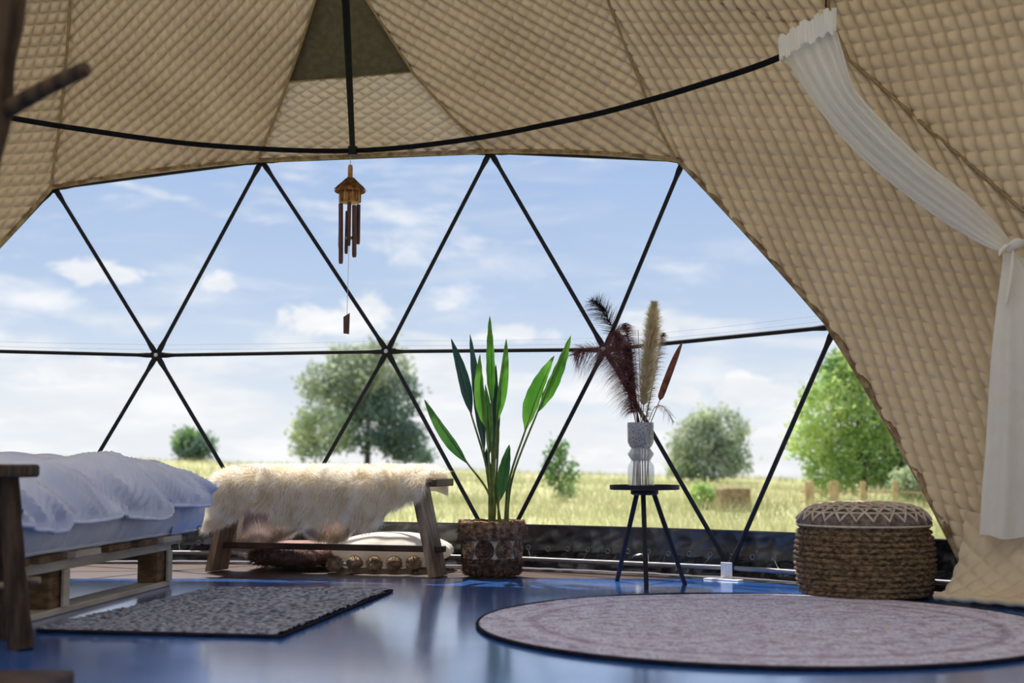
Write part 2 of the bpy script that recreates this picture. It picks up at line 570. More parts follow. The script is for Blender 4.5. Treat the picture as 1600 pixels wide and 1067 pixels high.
def pane_material():
    m = bpy.data.materials.new('clear_vinyl')
    m.use_nodes = True
    t = NT(m.node_tree)
    t.n.clear()
    out = t.node('ShaderNodeOutputMaterial')
    tr = t.node('ShaderNodeBsdfTransparent')
    tr.inputs[0].default_value = (0.97, 0.975, 0.98, 1)
    gl = t.node('ShaderNodeBsdfGlossy')
    gl.inputs['Roughness'].default_value = 0.08
    lw = t.node('ShaderNodeLayerWeight')
    lw.inputs[0].default_value = 0.5
    mx = t.node('ShaderNodeMixShader')
    t.l.new(t.math('ADD', t.math('MULTIPLY', t.math('POWER', lw.outputs['Facing'], 5.0), 0.5), 0.02), mx.inputs[0])
    t.l.new(tr.outputs[0], mx.inputs[1]); t.l.new(gl.outputs[0], mx.inputs[2])
    t.l.new(mx.outputs[0], out.inputs[0])
    return m


def glass_material(name, tint, amount, speck=False):
    m = bpy.data.materials.new(name)
    m.use_nodes = True
    t = NT(m.node_tree)
    t.n.clear()
    out = t.node('ShaderNodeOutputMaterial')
    tr = t.node('ShaderNodeBsdfTransparent')
    tr.inputs[0].default_value = (0.95, 0.96, 0.97, 1)
    b = t.node('ShaderNodeBsdfPrincipled')
    b.inputs['Roughness'].default_value = 0.15
    b.inputs['Base Color'].default_value = tint
    tl = t.node('ShaderNodeBsdfTranslucent')
    tl.inputs[0].default_value = tint
    m1 = t.node('ShaderNodeMixShader')
    m1.inputs[0].default_value = 0.6
    t.l.new(b.outputs[0], m1.inputs[1]); t.l.new(tl.outputs[0], m1.inputs[2])
    mx = t.node('ShaderNodeMixShader')
    if speck:
        tcn = t.node('ShaderNodeTexCoord')
        vor = t.node('ShaderNodeTexVoronoi')
        vor.inputs['Scale'].default_value = 120
        t.l.new(tcn.outputs['Object'], vor.inputs['Vector'])
        cc = t.mix(t.smooth(vor.outputs['Distance'], 0.28, 0.36), (0.12, 0.12, 0.14, 1), tint)
        t.l.new(cc, b.inputs['Base Color']); t.l.new(cc, tl.inputs[0])
    mx.inputs[0].default_value = amount
    t.l.new(tr.outputs[0], mx.inputs[1]); t.l.new(m1.outputs[0], mx.inputs[2])
    t.l.new(mx.outputs[0], out.inputs[0])
    return m


def round_rug_material(rad):
    m = bpy.data.materials.new('faded_oriental_weave')
    m.use_nodes = True
    t = NT(m.node_tree)
    b = t.n['Principled BSDF']
    tcn = t.node('ShaderNodeTexCoord')
    o = tcn.outputs['Object']
    sp = t.node('ShaderNodeSeparateXYZ')
    t.l.new(o, sp.inputs[0])
    rr = t.math('SQRT', t.math('ADD', t.math('MULTIPLY', sp.outputs[0], sp.outputs[0]), t.math('MULTIPLY', sp.outputs[1], sp.outputs[1])))
    th = t.math('ARCTAN2', sp.outputs[1], sp.outputs[0])
    pol = t.comb(t.math('MULTIPLY', rr, 9.0), t.math('MULTIPLY', th, 4.5), 0.0)
    motif = t.noise(pol, 2.2, 3, 0.6, 0.8)
    wear = t.noise(o, 16, 6, 0.7)
    grain = t.noise(t.mapping(o, (60, 22, 1)), 1.5, 4, 0.7)
    c = t.mix(t.smooth(motif, 0.42, 0.56), rgb(182, 168, 192), rgb(216, 214, 238))
    c = t.mix(t.smooth(wear, 0.42, 0.62), c, rgb(228, 228, 248))
    c = t.mix(t.smooth(grain, 0.46, 0.66, 0, 0.7), c, rgb(140, 122, 148))
    for r0, wd, cc, am in ((0.86, 0.014, rgb(228, 224, 240), 0.5), (0.80, 0.02, rgb(140, 120, 142), 0.4), (0.42, 0.012, rgb(196, 188, 194), 0.4)):
        d = t.math('ABSOLUTE', t.math('SUBTRACT', rr, r0 * rad))
        c = t.mix(t.smooth(d, wd * .5, wd, am, 0), c, cc)
    t.l.new(c, b.inputs['Base Color'])
    b.inputs['Roughness'].default_value = 0.9
    b.inputs['Specular IOR Level'].default_value = 0.15
    bp = t.node('ShaderNodeBump')
    bp.inputs['Strength'].default_value = 0.6
    bp.inputs['Distance'].default_value = 0.004
    t.l.new(grain, bp.inputs['Height'])
    t.l.new(bp.outputs[0], b.inputs['Normal'])
    return m


def leaf_crown_material(name, c1, c2, trans=0.3):
    return material(name, c1, c2, 0.9, 0.6, 0.2, trans=trans, lo=0.3, hi=0.7)


M['floor'] = floor_material()
M['pane'] = pane_material()
M['glass_clear'] = glass_material('ribbed_clear_glass', (0.75, 0.77, 0.80, 1), 0.2)
M['glass_frost'] = glass_material('frosted_glass', (0.66, 0.68, 0.74, 1), 0.55)
M['glass_speck'] = glass_material('speckled_frosted_glass', (0.66, 0.67, 0.72, 1), 0.72, True)
M['rug_edge'] = material('dark_rug_binding', rgb(34, 30, 36), rgb(48, 42, 50), 30, 0.9, 0.1)
M['grey_weave'] = material('charcoal_rag_weave', rgb(78, 80, 94), rgb(182, 184, 200), 70, 0.9, 0.1, bump=0.5, bscale=160, stretch=(0.7, 1.6, 1))

# ------------------------------------------------------------------ dome geometry
DCX, DCY, DCZ, DR = -1.97, 1.84, 1.13, 4.90
ZT = 2.10                                   # above this the roof bends over faster than the sphere


def make_profile():
    r, z, s, tau = [], [], [], []
    ds = 0.01
    zz = 0.0
    S = 0.0
    tt = math.asin((zz - DCZ) / DR)
    rr = DR * math.cos(tt)
    S2 = None
    while rr > 0.02 and S < 14:
        r.append(rr); z.append(zz); s.append(S); tau.append(tt)
        rr -= math.sin(tt) * ds
        zz += math.cos(tt) * ds
        S += ds
        if zz < ZT:
            tt = math.asin((zz - DCZ) / DR)
            t0, S0 = tt, S
        else:
            q = S - S0
            tt = t0 + (R(33) - t0) * min(q / 0.4, 1) if q < 0.4 else R(33) + (R(88) - R(33)) * min((q - 0.4) / 5.4, 1)
    return map(np.array, (r, z, s, tau))


PR, PZ, PS, PT = make_profile()


def surf(az_, s_, off=0.0):
    """point on the dome; off > 0 is outwards"""
    az_ = np.asarray(az_, float); s_ = np.asarray(s_, float)
    r = np.interp(s_, PS, PR); z = np.interp(s_, PS, PZ); t = np.interp(s_, PS, PT)
    r = r + off * np.cos(t); z = z + off * np.sin(t)
    return np.stack([DCX + r * np.sin(az_), DCY + r * np.cos(az_), z], -1)


def hit(px, py):
    """(azimuth, arc height) where the line of sight meets the dome"""
    d = ray(px, py); d = d / np.linalg.norm(d)
    o = np.array([0, 0, EYE])

    def f(t):
        p = o + d * t
        return math.hypot(p[0] - DCX, p[1] - DCY) - np.interp(p[2], PZ, PR)
    a, b = 1.0, 14.0
    for _ in range(60):
        c = (a + b) / 2
        if f(c) > 0: b = c
        else: a = c
    p = o + d * a
    return math.atan2(p[0] - DCX, p[1] - DCY), float(np.interp(p[2], PZ, PS))


def floor_az(px, z=0.05):
    """azimuth of the dome foot seen in image column px"""
    lo_, hi_ = 760.0, 1000.0
    k = (px - W / 2) / F
    best = None
    for a in np.linspace(-1.2, 1.6, 5000):
        p = surf(a, z)
        if p[1] > 1:
            d = ray(px, 870)
            e = abs(p[0] / p[1] - d[0] / d[1])
            if best is None or e < best[0]: best = (e, a)
    return best[1]


base_px = [-375, 62, 427, 779, 1140, 1530]
BAZ = [floor_az(x) for x in base_px]
SB = 0.05
NB = [surf(a, SB) for a in BAZ]
MID = [hit(*p) for p in [(-150, 545), (245, 555), (605, 549), (945, 546), (1305, 510)]]
UPP = [hit(*p) for p in [(85, 293), (409, 251), (766, 237), (1068, 250)]]
NM = [surf(*p) for p in MID]
NU = [surf(*p) for p in UPP]

# ------------------------------------------------------------------ ground outside, floor, deck
HZX = [-1400, -400, 0, 250, 500, 800, 1000, 1250, 1600, 2600]
HZY = [712, 712, 714, 721, 728, 738, 744, 751, 757, 757]


def ground_z(x, y):
    x = np.asarray(x, float); y = np.asarray(y, float)
    yy = np.maximum(y, 1.0)
    px = 800 + F * x / yy
    far = EYE - (np.interp(px, HZX, HZY) - HOR) / F * 90.0
    d = np.hypot(x, y)
    t = np.clip((d - 12) / 78, 0, 1)
    t = t * t * (3 - 2 * t)
    front = np.clip(y / 12, 0, 1)
    z = -0.32 + (far + 0.32) * t * front
    z = z - np.clip((d - 95) / 100, 0, 4) * 1.2
    return z + (vnoise(x * 0.22, y * 0.22, 3) - 0.5) * 0.10 + (vnoise(x * 0.05, y * 0.05, 5) - 0.5) * 0.25 * np.clip(d / 40, 0, 1)


def ground_material():
    m = bpy.data.materials.new('meadow')
    m.use_nodes = True
    t = NT(m.node_tree)
    b = t.n['Principled BSDF']
    tcn = t.node('ShaderNodeTexCoord')
    o = tcn.outputs['Object']
    a = t.noise(t.mapping(o, (1, 0.5, 1)), 0.22, 6, 0.65)
    f2 = t.noise(o, 3.0, 6, 0.7)
    c = t.mix(t.smooth(a, 0.36, 0.64), rgb(150, 154, 100), rgb(196, 188, 144))
    c = t.mix(t.smooth(f2, 0.4, 0.7, 0, 0.5), c, rgb(150, 160, 100))
    t.l.new(c, b.inputs['Base Color'])
    b.inputs['Roughness'].default_value = 0.95
    b.inputs['Specular IOR Level'].default_value = 0.1
    return m


rr_ = np.concatenate([np.linspace(0.5, 30, 40), np.geomspace(31, 420, 50)])
aa_ = np.linspace(0, 2 * math.pi, 241)[:-1]
gx = rr_[:, None] * np.sin(aa_)[None]; gy = rr_[:, None] * np.cos(aa_)[None]
gz = ground_z(gx, gy)
gz = np.where(rr_[:, None] < 9, np.minimum(gz, -0.30), gz)
V = np.stack([gx, gy, gz], -1).reshape(-1, 3)
g = mobj('ground', raw_mesh('ground', V, grid_faces(len(rr_), len(aa_), True)[:, ::-1], smooth=True), ground_material())
tag(g, 'sunlit yellow green meadow stretching to the horizon outside', 'ground', kind='structure')

n_ = 96
deck = MB()
deck.lathe([(0.01, -0.26), (5.0, -0.26), (5.0, -0.006), (0.01, -0.006)], n_, (DCX, DCY, 0))
o = deck.build('floor_deck', M['deck'])
o.name = 'trim_1'
tag(o, 'brown plywood deck edge showing behind the blue floor', kind='structure')
# blue floor sheet laid on the deck, cut straight in front of the window
ye = fl(500, 904)[1]
poly = []
for a in np.linspace(0, 2 * math.pi, 200, endpoint=False):
    x, y = DCX + 4.72 * math.sin(a), DCY + 4.72 * math.cos(a)
    poly.append((x, min(y, ye), -0.005))
fb = MB()
fb.prism(poly, (0, 0, 1), 0.005)
o = fb.build('floor', M['floor'])
tag(o, 'glossy deep blue floor reflecting the sky', kind='structure')

# unseen boards, added to bounce sunlight through the open rear of the tent
pine = material('pale_bounce_boards', rgb(214, 196, 166), rgb(232, 218, 192), 6, 0.7, 0.2, stretch=(0.5, 6, 1))
ter = empty('bounce_terrace', (DCX, -6.0, -0.02), kind='structure', label='added pale timber boards bouncing sun into the open rear of the tent')
bm_ = MB().box((0, 0, -0.02), (12, 0.146, 0.03), None, 0.004).mesh('board')
bm_.materials.append(pine)
for i in range(-18, 19):
    b_ = bpy.data.objects.new('board', bm_)
    b_.location = (0, i * 0.15, 0)
    link(b_, ter)

# ------------------------------------------------------------------ quilted liner panels
OFF = -0.04
STOP = hit(560, -70)[1]


def uv_dir(p, q):
    a, b = hit(*p), hit(*q)
    du, dv = (b[0] - a[0]) * 4.8, b[1] - a[1]
    L = math.hypot(du, dv)
    return -dv / L, du / L          # normal to the line


def interp_curve(pts):
    h = sorted([hit(*p) if len(p) == 2 else p[:2] for p in pts], key=lambda t: t[1])
    ss = np.array([t[1] for t in h]); aa = np.array([t[0] for t in h])
    return lambda s: np.interp(s, ss, aa)


ceiling = empty('ceiling', (DCX, DCY, 0), kind='structure', label='beige quilted dome lining arching over the room')


def to_local(P, root):
    return np.asarray(P) - np.array(root.location)


def panel(name, fL, fR, sb0, sb1, st, fam1, fam2, d1, d2, parent, mat, res=0.0065, amp=0.032, sag=0.0, quilt=True, off=OFF, k1=1.0, k2=1.0):
    smin = min(sb0, sb1)
    if not quilt:
        n = max(int((st - smin) / res), 4); m = 30
        q = np.linspace(0, 1, m)[None, :]
        t = np.linspace(0, 1, n)[:, None]
        S = smin + (st - smin) * t * np.ones((1, m))
        A = fL(S) + (fR(S) - fL(S)) * q
        P = surf(A, S, off + 0.02 * (vnoise(A * 14, S * 3, 9) - .5))
        return mobj(name, raw_mesh(name, to_local(P, parent).reshape(-1, 3), grid_faces(n, m), smooth=True), mat, parent)
    # the mesh follows the stitching: every cell of the quilt is subdivided finely beside its seams
    n1, n2 = np.array(fam1), np.array(fam2)
    K = np.array([n1 / d1, n2 / d2]); Ki = np.linalg.inv(K)
    sb_ = np.linspace(smin, st, 60)
    bu = np.concatenate([fL(sb_), fR(sb_)]) * 4.8; bv = np.concatenate([sb_, sb_])
    pq = K @ np.stack([bu, bv])
    frac = np.array([0, .06, .16, .32, .5, .68, .84, .94])
    c1 = (np.arange(math.floor(pq[0].min()), math.ceil(pq[0].max()) + 1)[:, None] + frac).ravel()
    c2 = (np.arange(math.floor(pq[1].min()), math.ceil(pq[1].max()) + 1)[:, None] + frac).ravel()
    A1, A2 = np.meshgrid(c1, c2, indexing='ij')
    uv = np.einsum('ij,jkl->ikl', Ki, np.stack([A1, A2]))
    w1 = 0.008 * (vnoise(uv[0] * 4, uv[1] * 4, 1) - .5); w2 = 0.008 * (vnoise(uv[0] * 4, uv[1] * 4, 2) - .5)
    A = (uv[0] + w1) / 4.8; S = uv[1] + w2
    S0 = S.copy()
    S = np.clip(S, smin, st)
    l_, r_ = fL(S), fR(S)
    q = np.clip((A - l_) / np.maximum(r_ - l_, 1e-6), 0, 1)
    sbq = sb0 + (sb1 - sb0) * q + sag * np.sin(np.pi * q)
    S = np.maximum(S, sbq)
    A = np.clip(A, fL(S), np.maximum(fR(S), fL(S) + 1e-6))
    f1_, f2_ = A1 - np.floor(A1), A2 - np.floor(A2)
    e1 = np.minimum(f1_, 1 - f1_) * d1; e2 = np.minimum(f2_, 1 - f2_) * d2
    g1 = (1 - np.exp(-e1 / 0.0075)) * (0.62 + 0.38 * np.sin(np.pi * f1_)); g2 = (1 - np.exp(-e2 / 0.0075)) * (0.62 + 0.38 * np.sin(np.pi * f2_))
    g1 = 1 - k1 * (1 - g1); g2 = 1 - k2 * (1 - g2)
    cell = vnoise(np.floor(A1) * 1.37, np.floor(A2) * 1.71, 5)
    hgt = off - amp * g1 * g2 * (0.8 + 0.4 * cell) + 0.014 * (vnoise(uv[0] * 2.2, uv[1] * 2.2, 9) - .5)
    P = surf(A, S, hgt)
    fc = grid_faces(*A1.shape)
    flat = np.stack([A * 4.8, S], -1).reshape(-1, 2)
    d_1 = flat[fc[:, 2]] - flat[fc[:, 0]]; d_2 = flat[fc[:, 3]] - flat[fc[:, 1]]
    area = np.abs(d_1[:, 0] * d_2[:, 1] - d_1[:, 1] * d_2[:, 0])
    fc = fc[area > 2e-8]
    used, inv = np.unique(fc, return_inverse=True)
    V = to_local(P, parent).reshape(-1, 3)[used]
    fc = inv.reshape(-1, 4)
    # keep the inside of the fabric facing the room
    return mobj(name, raw_mesh(name, V, fc, smooth=True), mat, parent)


S1 = [(85, 293), (92, 240), (103, 150), (115, 0), (119, -70)]
S2 = [(409, 251), (435, 185), (456, 122), (497, 0), (519, -70)]
S3 = [(766, 237), (712, 178), (655, 110), (585, 0), (541, -70)]
S4 = [(1068, 250), (1043, 205), (1020, 150), (992, 80), (962, 0), (940, -70)]
HEML = [(BAZ[0], SB), MID[0], UPP[0]]
HEMR = [(BAZ[5], SB), MID[4], UPP[3]]
S5 = [(1800, 480), (1600, 318), (1470, 205), (1340, 92), (1308, 22), (1300, -70)]


def cj(hem, px):
    return [(*h, 0) for h in hem] + px


azA = hit(-420, 300)[0]
fA = lambda s: np.full_like(np.asarray(s, float), azA)
azF = hit(1950, 300)[0]
fF = lambda s: np.full_like(np.asarray(s, float), azF)
f1 = interp_curve(cj(HEML, S1[1:])); f2 = interp_curve(S2); f3 = interp_curve(S3)
f4 = interp_curve(cj(HEMR, S4[1:])); f5 = interp_curve(S5)
s5lo = hit(1800, 480)[1]
fE = lambda s: np.where(np.asarray(s, float) < s5lo, azF, f5(s))
panel('liner_panel', fA, f1, 0.0, 0.0, STOP, uv_dir((20, 255), (95, 250)), uv_dir((45, 260), (72, 190)), 0.056, 0.050, ceiling, M['liner'])
panel('liner_panel', f1, f2, UPP[0][1], UPP[1][1], STOP, uv_dir((200, 200), (320, 90)), uv_dir((380, 60), (430, 140)), 0.048, 0.056, ceiling, M['liner'], sag=0.025, k2=0.5)
sc_ = hit(556, 117)[1]
panel('liner_panel', f2, f3, UPP[1][1], UPP[2][1], sc_, uv_dir((500, 180), (550, 150)), uv_dir((500, 150), (550, 180)), 0.046, 0.046, ceiling, M['liner_lighter'], res=0.0055, amp=0.028, sag=0.012)
panel('skylight_flap', lambda s: f2(s) - 0.004, lambda s: f3(s) + 0.004, sc_ - 0.004, sc_ - 0.004, STOP, None, None, 1, 1, ceiling, M['plain_cloth'], res=0.03, quilt=False, off=OFF + 0.004)['label'] = 'plain dark olive cloth triangle'
panel('liner_panel', f3, f4, UPP[2][1], UPP[3][1], STOP, uv_dir((760, 90), (860, 150)), uv_dir((860, 140), (910, 60)), 0.048, 0.058, ceiling, M['liner'], sag=0.02, k2=0.5)
panel('liner_panel', f4, fE, 0.0, 0.0, STOP, uv_dir((1140, 262), (1330, 276)), uv_dir((1190, 220), (1225, 300)), 0.053, 0.050, ceiling, M['liner'], amp=0.036, k1=0.4)
panel('liner_panel', f5, fF, hit(1800, 480)[1], hit(1800, 480)[1], STOP, uv_dir((1450, 110), (1540, 100)), uv_dir((1460, 60), (1500, 200)), 0.060, 0.058, ceiling, M['liner'], amp=0.036, k1=0.45)
# weatherproof outer canvas behind the quilted panels
for fl_a, fr_a, s0_, s1_ in ((fA, f1, 0, 0), (f1, f2, UPP[0][1], UPP[1][1]), (f2, f3, UPP[1][1], UPP[2][1]), (f3, f4, UPP[2][1], UPP[3][1]), (f4, fF, 0, 0)):
    q = np.linspace(0, 1, 30)[None, :]; t = np.linspace(0, 1, 40)[:, None]
    sb_ = s0_ + (s1_ - s0_) * q + 0.012 * np.sin(np.pi * q) * (s0_ > 0)
    S = sb_ + (STOP - sb_) * t
    A = fl_a(S) + (fr_a(S) - fl_a(S)) * q
    P = surf(A, S, -0.012)
    mobj('outer_canvas', raw_mesh('outer_canvas', to_local(P, ceiling).reshape(-1, 3), grid_faces(40, 30), smooth=True), M['liner'], ceiling)
# rest of the dome, its unseen rear opened wide to add light, and the crown
azd0, azd1 = R(100), R(258)
aa = np.concatenate([np.linspace(azF, azd0, 24), np.linspace(azd0, azd1, 10)[1:], np.linspace(azd1, 2 * math.pi + azA, 60)[1:]])
sr = np.concatenate([np.linspace(0, 2.2, 23), np.linspace(2.2, STOP, 6)[1:]])
P = surf(aa[None, :] * np.ones((len(sr), 1)), sr[:, None] * np.ones((1, len(aa))), OFF)
ff = grid_faces(len(sr), len(aa))
ctr_a = aa[ff[:, 0] % len(aa)]; ctr_s = sr[ff[:, 0] // len(aa)]
keep = ~((ctr_a >= azd0 - 1e-6) & (ctr_a < azd1 - 1e-6) & (ctr_s < 2.15))
mobj('rear_lining', raw_mesh('rear_lining', to_local(P, ceiling).reshape(-1, 3), ff[keep], smooth=True), M['liner'], ceiling)
SCR = STOP + 0.9
for nm_, s_a, s_b, a_a, a_b, mt_ in (('upper_lining', STOP, SCR, 0, 360, 'liner'), ('crown_lining', SCR, PS[-1], -80, 40, 'liner'), ('crown_fill_canvas', SCR, PS[-1], 40, 280, 'crown')):
    aa = np.radians(np.linspace(a_a, a_b, 81))
    sr = np.linspace(s_a, s_b, 24)
    P = surf(aa[None, :] * np.ones((len(sr), 1)), sr[:, None] * np.ones((1, len(aa))), OFF - 0.004)
    mobj(nm_, raw_mesh(nm_, to_local(P, ceiling).reshape(-1, 3), grid_faces(len(sr), len(aa)), smooth=True), M[mt_], ceiling)


def strip_on_dome(name, fun, s0, s1, rad, mat, off, parent=ceiling, n=60):
    ss = np.linspace(s0, s1, n)
    P = surf(fun(ss), ss, off)
    return MB().tube(to_local(P, parent), rad, 6).build(name, mat, parent, True)


for f_, s0 in ((f1, UPP[0][1]), (f2, UPP[1][1]), (f3, UPP[2][1]), (f4, UPP[3][1]), (f5, hit(1800, 480)[1])):
    strip_on_dome('seam', f_, s0, STOP, 0.007, M['seam'], OFF - 0.034)
sx = interp_curve([(1125, -2), (1180, 14), (1232, 30), (1300, 26)])
pts = [surf(*hit(*p), OFF - 0.012) for p in [(1110, -8), (1180, 14), (1240, 28), (1306, 24)]]
MB().tube(to_local(spline(pts, 20), ceiling), 0.0035, 6).build('seam', M['seam'], ceiling, True)


def hem(curve, name='hem', rad=0.021):
    P = spline([surf(a, s, OFF - 0.014) for a, s in curve], 60)
    return MB().tube(to_local(P, ceiling), rad, 8, flat=0.55).build(name, M['hem'], ceiling, True)


def row(a, b, sag, n=8):
    return [(a[0] + (b[0] - a[0]) * t, a[1] + (b[1] - a[1]) * t + sag * math.sin(math.pi * t)) for t in np.linspace(0, 1, n)]


hem(row(UPP[0], UPP[1], 0.025)); hem(row(UPP[1], UPP[2], 0.012)); hem(row(UPP[2], UPP[3], 0.02))
hem(row(MID[0], UPP[0], 0)); hem(row((BAZ[0], SB), MID[0], 0))
hem(row(MID[4], UPP[3], 0)); hem(row((BAZ[5], SB), MID[4], 0))
ss = np.linspace(sc_, sc_, 2)
q = np.linspace(0, 1, 20)
P = surf(f2(sc_) + (f3(sc_) - f2(sc_)) * q, np.full(20, sc_), OFF - 0.004)
MB().tube(to_local(P, ceiling), 0.004, 6).build('seam', M['seam'], ceiling, True)
# liner skirt spilling on to the floor at the right
nn, mm = 70, 220
a0 = BAZ[5] - 0.004
A = np.linspace(a0, azF, mm)[None, :] * np.ones((nn, 1))
t = np.linspace(0, 1, nn)[:, None] * np.ones((1, mm))
zz = 0.30 * (1 - t) ** 1.5 + 0.012
inn = 0.05 + 0.21 * t ** 1.6 + 0.012 * np.sin(A * 37)
u = A * 4.8; v = t * 0.42
c45 = math.cos(R(38)); s45 = math.sin(R(38))
pil = (np.abs(np.sin(np.pi * (u * c45 + v * s45) / 0.062)) * np.abs(np.sin(np.pi * (-u * s45 + v * c45) / 0.062))) ** 0.5
inn = inn + 0.012 * pil
r0 = np.interp(0.1, PS, PR)
P = np.stack([DCX + (r0 - inn) * np.sin(A), DCY + (r0 - inn) * np.cos(A), zz + 0.010 * pil], -1)
mobj('liner_skirt', raw_mesh('liner_skirt', to_local(P, ceiling).reshape(-1, 3), grid_faces(nn, mm), smooth=True), M['liner'], ceiling)
e = P[-1] + np.array([0, 0, 0.006])
MB().tube(to_local(e[::6], ceiling), 0.014, 8).build('skirt_hem', M['liner'], ceiling, True)

# ------------------------------------------------------------------ window bay: panes, struts, hubs, feet
win = empty('window_1', tuple(surf(BAZ[3], 0.0)), kind='structure', label='bay of triangular clear vinyl panes between black steel struts')


def outw(p, d=0.03):
    c = np.array([DCX, DCY, DCZ]); n = (p - c) / np.linalg.norm(p - c)
    return p + n * d


tris = []
for i in range(5):
    tris.append((NB[i], NB[i + 1], NM[i]))
for i in range(4):
    tris.append((NM[i], NM[i + 1], NB[i + 1]))
    tris.append((NM[i], NM[i + 1], NU[i]))
for i in range(3):
    tris.append((NU[i], NU[i + 1], NM[i + 1]))
wl = np.array(win.location)
for (a, b, c) in tris:
    a, b, c = (outw(p, 0.022) - wl for p in (a, b, c))
    n = np.cross(b - a, c - a); n /= np.linalg.norm(n)
    mb = MB(); mb.add([a, b, c], [(0, 1, 2)])
    mb.build('pane', M['pane'], win)


def strut(a, b, rad=0.0105, mat='black_metal', name='strut', flat_end=True):
    a, b = a - wl, b - wl
    L = np.linalg.norm(b - a); d = (b - a) / L
    if flat_end:
        ts = np.array([0.012, 0.05, 0.085, 0.10, L - 0.10, L - 0.085, L - 0.05, L - 0.012])
        rs = np.array([0.014, 0.015, 0.0115, rad, rad, 0.0115, 0.015, 0.014])
    else:
        ts = np.array([0.0, L]); rs = np.array([rad, rad])
    P = a[None] + d[None] * ts[:, None]
    return MB().tube(P, rs, 10).build(name, M[mat], win, True)


for i in range(4):
    strut(NM[i], NM[i + 1]); strut(NM[i], NB[i]); strut(NM[i], NB[i + 1])
strut(NM[4], NB[4]); strut(NM[4], NB[5])
for i in range(4):
    strut(NU[i], NM[i]); strut(NU[i], NM[i + 1])
for i in range(3):
    strut(outw(NU[i]), outw(NU[i + 1]))
for i in range(4):
    for dz_ in (0.032, 0.058):
        a_, b_ = outw(NM[i], 0.026) + [0, 0, dz_] - wl, outw(NM[i + 1], 0.026) + [0, 0, dz_] - wl
        MB().tube([a_, (a_ + b_) / 2 + [0, 0, -0.006], b_], 0.0006, 5).build('weld_seam', M['cord'], win, True)
for i in range(5):
    strut(NB[i], NB[i + 1], 0.011, 'grey_pipe', 'base_pipe', False)
for i, p in enumerate(NM + NU + NB):
    c = np.array([DCX, DCY, DCZ]); n = (c - p) / np.linalg.norm(c - p)
    pl_ = p - wl
    h_ = MB().tube([pl_ - n * 0.014, pl_ - n * 0.012, pl_ + n * 0.012, pl_ + n * 0.014], [0.026, 0.03, 0.03, 0.026], 14).build('hub', M['black_metal'], win, True)
    MB().tube([pl_ + n * 0.013, pl_ + n * 0.022, pl_ + n * 0.026], [0.011, 0.011, 0.006], 6).build('bolt', M['white_metal'], h_)
for i, p in enumerate(NB[1:5]):
    a = BAZ[i + 1]
    q = p - wl
    inn_ = -np.array([math.sin(a), math.cos(a), 0])
    mb = MB()
    mb.box(q + inn_ * 0.03 + np.array([0, 0, -0.012]), (0.055, 0.006, 0.075), -a, 0.002)
    mb.box(q + inn_ * 0.055 + np.array([0, 0, -0.0465]), (0.17, 0.06, 0.007), -a, 0.002)
    mb.build('foot_bracket', M['white_metal'], win)

# ------------------------------------------------------------------ black tarpaulin skirting below the window
bb = empty('baseboard_back', tuple(surf(BAZ[3], 0.0) + np.array([0, 0, 0])), kind='structure', label='wrinkled black tarpaulin skirting laced below the window')
bl = np.array(bb.location)


def tarp(name, z0, z1, offs, wob, n=26, m=900, seed=1, scallop=0.0):
    A = np.linspace(BAZ[0] - 0.02, BAZ[5] + 0.05, m)[None, :] * np.ones((n, 1))
    t = np.linspace(0, 1, n)[:, None] * np.ones((1, m))
    u = A * 4.85
    lowz = z0 + scallop * np.sin(u * 2 * math.pi / 0.205) ** 2
    Z = lowz + (z1 - lowz) * t
    wv = (vnoise(u * 7 + Z * 9, Z * 14, seed) - .5) * 2 + 0.6 * (vnoise(u * 19 - Z * 16, Z * 26, seed + 1) - .5) * 2
    wv += 0.5 * np.abs(np.sin(u * 2 * math.pi / 0.205 + 3 * (vnoise(u * 5, Z * 3, seed + 4) - .5)))
    rad = np.interp(0.05, PS, PR) + offs + wob * wv * (0.35 + 0.65 * np.sin(math.pi * t))
    P = np.stack([DCX + rad * np.sin(A), DCY + rad * np.cos(A), Z], -1) - bl
    return mobj(name, raw_mesh(name, P.reshape(-1, 3), grid_faces(n, m), smooth=True), M['tarp'], bb)


tarp('lower_sheet', 0.0, 0.185, 0.10, 0.045, seed=3)
tarp('top_flap', 0.083, 0.205, 0.045, 0.020, seed=8, scallop=0.006)
A = np.linspace(BAZ[0] - 0.02, BAZ[5] + 0.05, 200)
rd = np.interp(0.05, PS, PR) + 0.047
MB().tube(np.stack([DCX + rd * np.sin(A), DCY + rd * np.cos(A), np.full(200, 0.205)], -1) - bl, 0.005, 6).build('top_edge', M['tarp'], bb, True)
tor = MB()
for k in range(14):
    th = 2 * math.pi * k / 14
ring = np.array([(0.0105 * math.cos(t), 0, 0.0105 * math.sin(t)) for t in np.linspace(0, 2 * math.pi, 17)])
eye_me = MB().tube(ring, 0.0032, 6, caps=False).mesh('eyelet', True)
eye_me.materials.append(M['steel'])
k0, k1 = BAZ[1] + 0.06, BAZ[5]
ne = int((k1 - k0) * 4.85 / 0.103)
